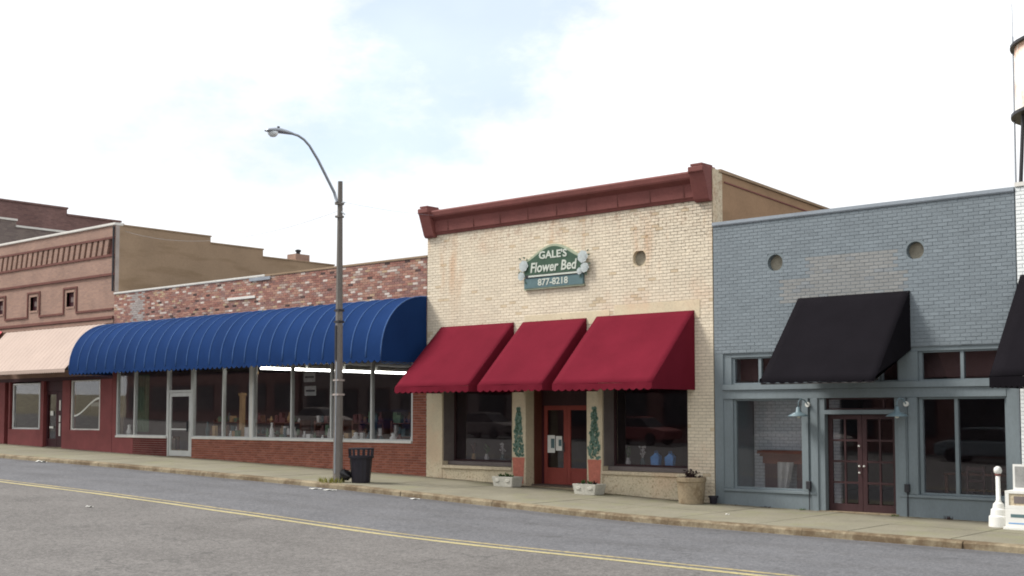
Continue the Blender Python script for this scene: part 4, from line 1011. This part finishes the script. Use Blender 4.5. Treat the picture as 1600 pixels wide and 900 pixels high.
for k in range(14):
    t = 2 * math.pi * k / 14; c_, s_ = math.cos(t), math.sin(t)
    MB().tube([(bx + .30 * c_, by + .30 * s_, bz + .69), (bx + .315 * c_, by + .315 * s_, bz + .88)], .022, 6).build('rim_slat', m_bin, bn)
m = MB(); m.tube([(bx + .318 * math.cos(2 * math.pi * k / 28), by + .318 * math.sin(2 * math.pi * k / 28), bz + .885) for k in range(29)], .018, 6, cap=False); m.build('top_ring', m_bin, bn)
bg_ = MB(); r2 = random.Random(5)
def bagfn(u, v):
    a = u * 2 * math.pi; prof = [.03, .15, .19, .18, .14, .09, .06, .03][min(7, int(v * 7.001))]; rr = prof * (1 + .14 * math.sin(a * 3 + v * 5) + .07 * math.sin(a * 7 + v * 3))
    ax = v * .62
    return (bx - .16 - ax * .80, by - .22 - ax * .25 + rr * math.cos(a), bz + .13 + ax * .30 + rr * math.sin(a) * .75 + (.03 if v < .3 else 0))
tag(bg_.grid(bagfn, 18, 14).build('rubbish_bag', m_bag, org=(bx - .5, by - .12, bz), smooth=True), 'black plastic bag slumped between the bin and the street lamp', 'bag')
def scrap(x, y, w, d, label, onroad=True, a=.3, h=.025):
    z = (zroad(x, y) if onroad else zs(x)) + .006; r2 = random.Random(int(x * 17 + y * 31)); m = MB()
    def fn(u, v):
        p, q = (u - .5) * w, (v - .5) * d; return (x + p * math.cos(a) - q * math.sin(a), y + p * math.sin(a) + q * math.cos(a), z + h * abs(math.sin(u * 4 + v * 3 + x)) * (.5 + .5 * math.sin(v * 5 + u)))
    m.grid(fn, 5, 4); tag(m.build('paper_scrap', m_paper, org=(x, y, z), solid=.003), label, 'litter', 'paper litter along the kerb')
scrap(-4.25, -4.3, .3, .22, 'larger crumpled white paper in the gutter below the street lamp')
scrap(-4.75, -4.35, .26, .22, 'smaller white paper in the gutter left of the crumpled sheet')
scrap(-4.72, -2.95, .22, .2, 'white paper scrap between the black bag and the bin', False)
scrap(-1.35, -4.15, .2, .16, 'single white scrap in the gutter in front of the red awnings')
scrap(-19.1, -4.1, .34, .2, 'white scrap on the kerb far left below the mauve shop', True, h=.06)
scrap(-3.0, -11.6, .12, .1, 'tiny white scrap out on the near lane of the road')
scrap(6.0, -2.2, .08, .06, 'tiny white speck on the sidewalk before the grey shop', False)

# ================================================================== PLANTERS
def trough(x, y, label, gname):
    z = zs(x) + .01
    t = thing('trough_planter', (x, y, z), label, 'planter', gname)
    w, d, h = .36, .22, .26
    m = MB()
    o1 = [(-w + .05, -d + .03, 0), (w - .05, -d + .03, 0), (w - .05, d - .03, 0), (-w + .05, d - .03, 0)]; o2 = [(-w, -d, h), (w, -d, h), (w, d, h), (-w, d, h)]; i2 = [(-w + .05, -d + .05, h), (w - .05, -d + .05, h), (w - .05, d - .05, h), (-w + .05, d - .05, h)]; i1 = [(a, b, h - .06) for a, b, c in i2]
    vs_ = [(x + a, y + b, z + c) for a, b, c in o1 + o2 + i2 + i1]
    fs = [(3, 2, 1, 0)] + [(r0 + k, r0 + (k + 1) % 4, r0 + 4 + (k + 1) % 4, r0 + 4 + k) for r0 in (0, 4, 8) for k in range(4)]
    m.add(vs_, fs); m.build('trough', m_conc, t, bev=.01)
    box('soil', m_soil, t, x - w + .05, x + w - .05, y - d + .05, y + d - .05, z + h - .08, z + h - .045)
    for s_ in (-1, 1):
        for q in (-.18, .18):
            m = MB(); n = 10; m.add([(x + q + .08 * math.cos(6.283 * k / n), y - d + .006, z + .16 + .05 * math.sin(6.283 * k / n)) for k in range(n)] + [(x + q + .06 * math.cos(6.283 * k / n), y - d - .008, z + .16 + .035 * math.sin(6.283 * k / n)) for k in range(n)], [(k, (k + 1) % n, n + (k + 1) % n, n + k) for k in range(n)] + [tuple(range(n, 2 * n))])
            if s_ < 0: m.build('relief_rosette', m_conc, t)
    r2 = random.Random(int(x * 50) + 400)
    for k in range(3):
        px_, py_ = x + (-.2 + .2 * k) + r2.uniform(-.05, .05), y + r2.uniform(-.06, .06); m = MB()
        for j in range(26):
            a = r2.uniform(0, 6.28); b = r2.uniform(.15, 1.3); ln = r2.uniform(.06, .15); d_ = Vector((math.cos(a) * math.cos(b), math.sin(a) * math.cos(b), math.sin(b))); p = Vector((px_, py_, z + h - .05)) + d_ * r2.uniform(0, .05); sd_ = d_.cross(Vector((0, 0, 1))).normalized() * ln * .22
            m.add([p, p + d_ * ln * .5 + sd_, p + d_ * ln, p + d_ * ln * .5 - sd_], [(0, 1, 2, 3)])
        m.build('leafy_sprout', m_leaf if k < 2 or x < 0 else m_dead, t)
trough(-1.60, -.58, 'pale concrete trough planter with green sprouts left of the red door', 'pale trough planters by the red door')
trough(1.08, -.58, 'pale concrete trough planter with sparse sprouts right of the red door', 'pale trough planters by the red door')
px_, py_ = 4.02, -.55; pz_ = zs(px_) + .01
bp_ = thing('barrel_planter', (px_, py_, pz_), 'stained round concrete planter with dried plant at the cream shop corner', 'planter')
MB().lathe((px_, py_, pz_), [(.27, 0), (.29, .02), (.325, .5), (.345, .52), (.345, .6), (.335, .615), (.30, .615), (.295, .54), (0, .54)], 36).build('pot', m_conc2, bp_)
m = MB(); r2 = random.Random(12)
for j in range(150):
    a = r2.uniform(0, 6.28); b = r2.uniform(.0, 1.5); L_ = r2.uniform(.03, .26); d_ = Vector((math.cos(a) * math.cos(b), math.sin(a) * math.cos(b), math.sin(b) * 1.0)); p = Vector((px_ + .02, py_, pz_ + .56)) + d_ * L_; e_ = Vector((r2.uniform(-1, 1), r2.uniform(-1, 1), r2.uniform(-1, .4))).normalized(); s2 = e_.cross(d_).normalized() * .03; ln = r2.uniform(.06, .1)
    m.add([p, p + e_ * ln * .5 + s2, p + e_ * ln, p + e_ * ln * .5 - s2], [(0, 1, 2, 3)])
for j in range(14):
    a = j * .45; m.tube([(px_, py_, pz_ + .54), (px_ + .1 * math.cos(a), py_ + .1 * math.sin(a), pz_ + .68), (px_ + .2 * math.cos(a), py_ + .2 * math.sin(a), pz_ + .72)], .006, 4)
m.build('dried_plant', m_dead, bp_)
kk = thing('dark_pot', (4.42, -.25, zs(4.42)), 'small dark pot tucked behind the round concrete planter', 'pot')
MB().lathe((4.42, -.25, zs(4.42) + .01), [(.07, 0), (.10, .16), (.115, .165), (.115, .2), (.1, .2), (.09, .15), (0, .15)], 16).build('pot_body', m_bin, kk)
box('soil', m_soil, kk, 4.36, 4.48, -.31, -.19, zs(4.42) + .17, zs(4.42) + .18)

# ================================================================== WHITE STANCHION AND NEWS RACK (right edge)
sx_, sy_ = 11.13, -.85; sz_ = zs(sx_) + .01
st = thing('smokers_post', (sx_, sy_, sz_), 'white post with stepped base and ball top beside the news rack', 'post')
MB().lathe((sx_, sy_, sz_), [(.185, 0), (.185, .02), (.178, .20), (.165, .21), (.15, .22), (.14, .33), (.115, .35), (.11, .36), (.095, .44), (.06, .47), (.05, .50)], 28).build('base', m_wpost, st)
MB().tube([(sx_, sy_, sz_ + .49), (sx_, sy_, sz_ + .98)], .042, 16).build('stem', m_wpost, st, smooth=True)
MB().lathe((sx_, sy_, sz_ + .97), [(.05, 0), (.055, .01), (.055, .03), (.05, .035)], 18).build('collar', m_cornice, st)
MB().lathe((sx_, sy_, sz_ + 1.0), [(.045, 0), (.068, .03), (.075, .075), (.062, .12), (.03, .145), (0, .15)], 18).build('ball', m_wpost, st, smooth=True)
nx_, ny_ = 11.75, -.95; nz_ = zs(nx_)
nr = thing('news_rack', (nx_, ny_, nz_), 'white metal news rack with framed card on top at the right edge', 'news rack')
x0_, x1_, y0_, y1_ = 11.38, 12.1, -1.2, -.72
box('base_plate', m_wpost, nr, x0_ - .03, x1_ + .03, y0_ - .04, y1_ + .03, nz_ + .01, nz_ + .06, .006)
box('cabinet', m_wpost, nr, x0_, x1_, y0_, y1_, nz_ + .06, nz_ + .40, .01)
box('label_print', m_sblue, nr, x0_ + .1, x1_ - .1, y0_ - .004, y0_ - .001, nz_ + .24, nz_ + .30); box('label_print', m_bluebag, nr, x0_ + .06, x1_ - .2, y0_ - .004, y0_ - .001, nz_ + .12, nz_ + .14)
f = MB().box(x0_, x1_, y0_, y0_ + .04, nz_ + .40, nz_ + .46).box(x0_, x1_, y0_, y0_ + .04, nz_ + .68, nz_ + .73).box(x0_, x0_ + .07, y0_ + .002, y0_ + .04, nz_ + .46, nz_ + .68).box(x1_ - .07, x1_, y0_ + .002, y0_ + .04, nz_ + .46, nz_ + .68).build('display_frame', m_wpost, nr)
MB().box(x0_ + .07, x1_ - .07, y0_ + .02, y0_ + .03, nz_ + .46, nz_ + .68).build('paper_front', m_creamw, f)
MB().box(x0_ + .16, x1_ - .3, y0_ + .012, y0_ + .018, nz_ + .5, nz_ + .63).build('printed_picture', m_reveal, f)
box('cabinet_back', m_wpost, nr, x0_, x1_, y0_ + .05, y1_, nz_ + .40, nz_ + .73)
c = MB().box(x0_ + .12, x1_ - .1, y0_ + .1, y0_ + .14, nz_ + .73, nz_ + 1.22).build('card_holder', m_wpost, nr)
MB().box(x0_ + .16, x1_ - .14, y0_ + .092, y0_ + .098, nz_ + .8, nz_ + 1.18).build('printed_card', m_cloth, c)

# ================================================================== WATER TOWER AND MAST, far behind
def tower():
    y = 70.; x = -8.42; R_ = 4.4; z0, z1 = 24.1, 29.2
    t = thing('water_tower', (x, y, 0), 'white water tower with rusty stain far behind, at the right edge', 'water tower')
    m_tank = M('stained_white_tank_paint', lin(226, 222, 216), .7, .08, .3, .06, 4, extra=lambda k, c: k['mix'](k['mrange'](k['noise'](.35, 4), .5, .62, 0, .7, True), c, lin(190, 128, 92)))
    MB().lathe((x, y, 0), [(0, z0 - 1.2), (R_ * .6, z0 - .8), (R_ * .95, z0), (R_, z0 + .3), (R_, z1), (R_ * 1.05, z1 + .05)], 40).build('tank', m_tank, t)
    MB().lathe((x, y, 0), [(R_ * 1.07, z1), (R_ * 1.07, z1 + .2), (R_ * .5, z1 + 1.5), (0, z1 + 2.0)], 40).build('tank_roof', m_dmet, t)
    MB().lathe((x, y, 0), [(R_ * .98, z0 - .1), (R_ * 1.08, z0 - .1), (R_ * 1.08, z0 + .12), (R_ * .98, z0 + .12)], 40).build('balcony', m_dmet, t)
    for k in range(6):
        a = 2 * math.pi * k / 6 + 2.75; c_, s_ = math.cos(a), math.sin(a)
        MB().tube([(x + R_ * c_ * .93, y + R_ * s_ * .93, z0), (x + R_ * 1.25 * c_, y + R_ * 1.25 * s_, 0)], .14, 8).build('leg', m_dmet, t)
    m = MB()
    for zz in (8, 16):
        rr = R_ * (.93 + .32 * (1 - zz / z0))
        for k in range(6):
            a = 2 * math.pi * k / 6 + 2.75; b = a + 2 * math.pi / 6; m.tube([(x + rr * math.cos(a), y + rr * math.sin(a), zz), (x + rr * math.cos(b), y + rr * math.sin(b), zz)], .07, 6)
    m.build('bracing', m_dmet, t)
    MB().tube([(x, y, 0), (x, y, z0 - .8)], .4, 12).build('riser_pipe', m_dmet, t)
    MB().tube([(-13.0, 69.4, 0), (-12.98, 69.4, 20), (-12.95, 69.4, 30.5)], [.08, .07, .06], 6).tube([(-12.95, 69.4, 30.5), (-12.95, 69.4, 33)], .03, 5).build('ladder_mast', m_galv, t)
tower()

# ================================================================== THINGS BEHIND THE GLASS
def put(name, mb, mat, org, label, cat, group=None, smooth=False):
    return tag(mb.build(name, mat, org=org, smooth=smooth), label, cat, group)
fz = .55
# wide shop: display shelves and goods
m_goods = [M('goods_%s' % n_, c_, .8, .15, 5) for n_, c_ in (('red', lin(104, 66, 66)), ('tan', lin(164, 136, 100)), ('white', lin(206, 204, 200)), ('teal', lin(84, 100, 104)), ('brown', lin(104, 74, 58)), ('green', lin(96, 116, 92)))]
W1 = ['in the pane just right of the glazed door', 'in the pane left of the tan column', 'in the pane right of the tan column', 'in the second pane right of the tan column', 'in the pane behind the lamp post', 'in the pane nearest the red awning']
for i, (x, y) in enumerate(((-15.7, .95), (-14.2, 1.25), (-12.3, .9), (-10.3, .95), (-8.5, .95), (-6.7, .9))):
    t = thing('display_stand', (x, y, fz), 'dim wooden display stand with goods ' + W1[i], 'display stand', 'display stands in the wide shop')
    for z in (.35, .8, 1.2): box('shelf', m_wood, t, x - .7, x + .7, y - .22, y + .22, fz + z, fz + z + .03)
    for s_ in (-1, 1): box('upright', m_wood, t, x + s_ * .68 - .03, x + s_ * .68 + .03, y - .2, y + .2, fz, fz + 1.3)
    r2 = random.Random(i * 7 + 1)
    for z in (.83, 1.23, .38):
        for k in range(6):
            xx = x - .6 + .22 * k + r2.uniform(-.03, .03); hh = r2.uniform(.12, .34); mt = r2.choice(m_goods); yy = y - .1 + r2.uniform(-.05, .05); rr = r2.uniform(.05, .09)
            if r2.random() < .5: MB().lathe((xx, yy, fz + z), [(rr * .7, 0), (rr, hh * .3), (rr * .9, hh * .55), (rr * .4, hh * .75), (rr * .5, hh), (0, hh)], 10).build('goods', mt, t, smooth=True)
            else: MB().box(xx - rr, xx + rr, yy - rr, yy + rr, fz + z, fz + z + hh).build('goods', mt, t)
for i, (x, y, h, lab) in enumerate(((-14.5, .55, 2.2, 'tan interior post left of the window column'), (-13.8, .5, 2.9, 'taller tan interior post beside the window column'))):
    put('interior_post', MB().box(x - .07, x + .07, y - .07, y + .07, fz, fz + h).box(x - .1, x + .1, y - .1, y + .1, fz, fz + .1).box(x - .1, x + .1, y - .1, y + .1, fz + h - .08, fz + h), m_goods[1], (x, y, fz), lab, 'post')
for (x, z, lab) in ((-10.85, 3.05, 'upper white card hung in the pane left of the lamp post'), (-10.8, 2.62, 'lower white card hung in the pane left of the lamp post')):
    t = thing('hanging_card', (x, .2, z), lab, 'card', 'white cards in the window'); box('card', m_cloth, t, x, x + .55, .19, .2, z, z + .3)
    MB().box(x + .06, x + .5, .184, .189, z + .12, z + .18).build('printed_band', m_dmet, t)
box_items = [(-21.0, .3, 'white bottle shaped ornament at the far left of the wide shop window'), (-8.55, .35, 'white ornament low in the pane right of the lamp post'), (-6.9, .35, 'white ornament low in the pane nearest the red awning'), (-12.55, .3, 'small white ornament low in the pane right of the tan column')]
for (x, y, lab) in box_items:
    put('ornament', MB().lathe((x, y, 1.28), [(.09, 0), (.11, .1), (.07, .2), (.05, .3), (.07, .36), (0, .4)] if x < -20 else [(.08, 0), (.12, .06), (.06, .14), (.08, .19), (0, .22)], 14), m_fix, (x, y, 1.28), lab, 'ornament', 'white ornaments in the wide shop window', True)
put('window_shelf', MB().box(-13.1, -5.85, .15, .6, 1.22, 1.26).box(-13.1, -5.85, .5, .6, fz, 1.22), m_wood, (-9.4, .3, fz), 'low window shelf inside the right half of the wide shop', 'shelf')
put('window_shelf', MB().box(-21.2, -18.2, .15, .6, 1.22, 1.26).box(-21.2, -18.2, .5, .6, fz, 1.22), m_wood, (-19.7, .3, fz), 'low window shelf inside the left end of the wide shop', 'shelf')
put('curtain', MB().grid(lambda u, v: (-21.2 + .9 * u, .7 + .04 * math.sin(u * 30), 1.4 + 2.1 * v), 60, 2), m_goods[5], (-20.7, .7, 1.4), 'pale green curtain at the far left of the wide shop window', 'curtain', smooth=True)
for (xa, xb, y, lab) in ((-16.4, -13.5, .42, 'row of small goods on the sill inside the panes left of the tan column'), (-12.9, -9.4, .42, 'row of small goods on the sill inside the panes left of the lamp post'), (-9.2, -5.9, .42, 'row of small goods on the sill inside the panes right of the lamp post')):
    t = thing('window_display', ((xa + xb) / 2, y, 1.27), lab, 'display', 'goods along the wide shop sill'); r2 = random.Random(int(xa * 10) + 999); x = xa
    if xa < -13: box('shelf', m_wood, t, xa, xb, y - .2, y + .2, 1.22, 1.26)
    while x < xb - .1:
        rr = r2.uniform(.04, .10); hh = r2.uniform(.12, .55); mt = r2.choice(m_goods + [m_goods[2], m_fix]); yy = y + r2.uniform(-.1, .1)
        if r2.random() < .6: MB().lathe((x, yy, 1.262), [(rr * .7, 0), (rr, hh * .3), (rr * .9, hh * .55), (rr * .4, hh * .75), (rr * .55, hh), (0, hh)], 10).build('goods', mt, t, smooth=True)
        else: MB().box(x - rr, x + rr, yy - rr * .6, yy + rr * .6, 1.262, 1.262 + hh).build('goods', mt, t)
        x += rr * 2 + r2.uniform(.05, .28)
# grey shop: mantelpiece, cloth, chairs
t = thing('mantelpiece', (5.8, .85, .02), 'brown wooden mantelpiece inside the grey shop left window', 'mantelpiece')
box('mantel_shelf', m_wood, t, 5.05, 6.5, .62, 1.0, 1.12, 1.2, .01); box('frieze', m_wood, t, 5.15, 6.4, .72, .98, .9, 1.12)
box('bed_mould', m_wood, t, 5.1, 6.45, .67, .99, 1.06, 1.115)
for x in (5.2, 6.02): box('upright', m_dwood, t, x, x + .34, .72, .98, .02, .9)
put('draped_cloth', MB().grid(lambda u, v: (5.6 + .40 * u * (.6 + .4 * v), .6 + .03 * math.sin(u * 14), .22 + .72 * v - .1 * math.sin(u * 3.1) * (1 - v)), 30, 6), m_cloth, (5.8, .6, .22), 'grey cloth draped in front of the mantelpiece', 'cloth', smooth=True)
def chair(x, y, a, label):
    t = thing('chair', (x, y, .02), label, 'chair', 'dark chairs in the grey shop right window')
    def B(n_, x0, x1, y0, y1, z0, z1): box(n_, m_dwood, t, x + x0, x + x1, y + y0, y + y1, .02 + z0, .02 + z1)
    B('seat', -.2, .2, -.2, .2, .43, .47)
    for p in (-1, 1):
        for q in (-1, 1): B('leg', p * .17 - .02, p * .17 + .02, q * .17 - .02, q * .17 + .02, 0, .43)
        B('back_post', p * .17 - .02, p * .17 + .02, a * .17 - .02, a * .17 + .02, .47, .95)
    B('back_rail', -.15, .15, a * .17 - .012, a * .17 + .012, .85, .93); B('back_rail', -.15, .15, a * .17 - .012, a * .17 + .012, .62, .67)
chair(10.15, .75, -1, 'dark wooden chair left of the pair inside the grey shop right window'); chair(10.65, .8, -1, 'dark wooden chair right of the pair inside the grey shop right window')
t = thing('table', (9.9, 1.6, .02), 'dark table behind the chairs in the grey shop right window', 'table')
box('top', m_wood, t, 9.2, 10.9, 1.25, 2.0, .74, .78)
for x in (9.25, 10.85):
    for y in (1.3, 1.95): box('leg', m_wood, t, x - .03, x + .03, y - .03, y + .03, .02, .74)
# cream shop windows
for (x, lab) in ((2.2, 'light blue gift bag on the left in the cream shop right window'), (2.62, 'light blue gift bag on the right in the cream shop right window')):
    t = thing('gift_bag', (x, .66, .74), lab, 'bag', 'blue gift bags in the window')
    MB().prism([(x - .1, .74), (x + .1, .74), (x + .13, 1.0), (x + .02, 1.08), (x - .06, 1.02), (x - .13, .98)], 'y', .6, .72).build('bag_body', m_bluebag, t)
    MB().tube([(x - .05, .66, 1.0), (x - .03, .66, 1.12), (x + .03, .66, 1.13), (x + .05, .66, 1.03)], .008, 5).build('handle', m_bluebag, t)
WS = 'window display floor inside the cream shop '
put('display_floor', MB().box(-4.5, -1.95, .52, 1.3, .66, .735), m_wood, (-3.2, .9, .66), WS + 'left window', 'display shelf'); put('display_floor', MB().box(1.1, 3.55, .52, 1.3, .66, .735), m_wood, (2.3, .9, .66), WS + 'right window', 'display shelf')
fl = [(-4.1, 'first small vase from the left in the cream shop left window'), (-3.6, 'second small vase from the left in the cream shop left window'), (-3.0, 'third small vase from the left in the cream shop left window'), (-2.5, 'fourth small vase from the left in the cream shop left window'), (1.25, 'slim vase at the left of the cream shop right window'), (1.7, 'slim vase in the middle of the cream shop right window')]
for i, (x, lab) in enumerate(fl):
    t = thing('flower_vase', (x, .8, .735), lab, 'vase', 'small vases in the cream shop windows'); r2 = random.Random(i)
    MB().lathe((x, .8, .735), [(.04, 0), (.07, .08), (.04, .16), (.05, .2), (.0, .2)], 12).build('vase', m_goods[i % 3 + 1], t, smooth=True)
    m = MB()
    for k in range(14):
        a = r2.uniform(0, 6.28); p = Vector((x + .1 * math.cos(a) * r2.random(), .8 + .1 * math.sin(a) * r2.random(), .735 + r2.uniform(.28, .5))); m.add([p + Vector((.03, 0, 0)), p + Vector((0, -.02, .03)), p + Vector((-.03, 0, 0)), p + Vector((0, .01, -.03))], [(0, 1, 2, 3)]); m.tube([(x, .8, .9), p], .003, 4)
    m.build('flowers', [m_goods[0], m_leaf, m_goods[2]][i % 3], t)

# ================================================================== unseen buildings and cars, added for the shop glass to reflect
def opp(x0, x1, h, mat, label):
    y = -33.; t = thing('added_opposite_building', ((x0 + x1) / 2, y, 0), label, 'building'); z0 = zs((x0 + x1) / 2) - .4
    box('front_wall', mat, t, x0, x1, y - .3, y, z0, h); box('side_wall', mat, t, x0, x0 + .3, y - 10, y - .3, z0, h); box('side_wall', mat, t, x1 - .3, x1, y - 10, y - .3, z0, h); box('roof', m_roof, t, x0 + .3, x1 - .3, y - 10, y - .3, h - .5, h - .4)
    n_ = max(2, int((x1 - x0) / 3))
    for i in range(n_):
        a = x0 + (x1 - x0) * (i + .15) / n_; b = x0 + (x1 - x0) * (i + .85) / n_
        w_ = MB().box(a, b, y, y + .04, z0 + 1.1, z0 + 3.2).build('window', m_maroond, t); MB().box(a + .08, b - .08, y + .04, y + .05, z0 + 1.2, z0 + 3.1).build('pane', m_dmet, w_)
    MB().box(x0 - .1, x1 + .1, y - .2, y + .25, h, h + .25).build('coping', m_trim, t)
m_ob = brick_tex('added_opposite_brick', lin(120, 84, 80), lin(104, 74, 72), lin(112, 96, 92))
m_otan = M('added_opposite_dark_stucco', lin(112, 100, 98), .9)
opp(-75, -52, 7.5, m_ob, 'red brick building added for glass reflections, far left'); opp(-51.5, -32, 6.2, m_otan, 'brown stucco building added for glass reflections, left'); opp(-31.5, -14, 7.0, m_ob, 'red brick building added for glass reflections, centre'); opp(-13.5, 6, 5.8, m_ob, 'low red brick building added for glass reflections, right')

def added_parked_car(x, mat, label):  # out of view, added to give the shop glass something to reflect
    y = -28.5; z = zs(x) - .12; t = thing('added_parked_car', (x, y, z), label, 'car', 'unseen cars added for glass reflections')
    b = MB().prism([(x - 2.2, z + .3), (x + 2.2, z + .3), (x + 2.25, z + .75), (x + 1.5, z + .92), (x - 1.7, z + .95), (x - 2.25, z + .8)], 'y', y - .85, y + .85).build('body', mat, t, bev=.08)
    MB().prism([(x - 1.6, z + .93), (x + 1.3, z + .91), (x + .6, z + 1.42), (x - 1.1, z + 1.44)], 'y', y - .7, y + .7).build('cabin', m_dmet, t, bev=.05)
    MB().prism([(x - 1.08, z + 1.445), (x + .58, z + 1.425), (x + .5, z + 1.48), (x - 1.0, z + 1.5)], 'y', y - .66, y + .66).build('roof', mat, t)
    for dx in (-1.4, 1.35):
        for dy_ in (-.8, .8): MB().tube([(x + dx, y + dy_ - .1, z + .33), (x + dx, y + dy_ + .1, z + .33)], .33, 18).build('wheel', m_bag, t)
for x, mt, lab in ((-44, m_gtrim, 'beige car added for glass reflections, far left'), (-37, m_blue, 'blue car added for glass reflections'), (-30, m_reveal, 'dull grey car added for glass reflections'), (-19, m_maroon, 'maroon car added for glass reflections'), (-9, m_gtrim, 'beige car added for glass reflections, right'), (0, m_greyw, 'grey car added for glass reflections')): added_parked_car(x, mt, lab)
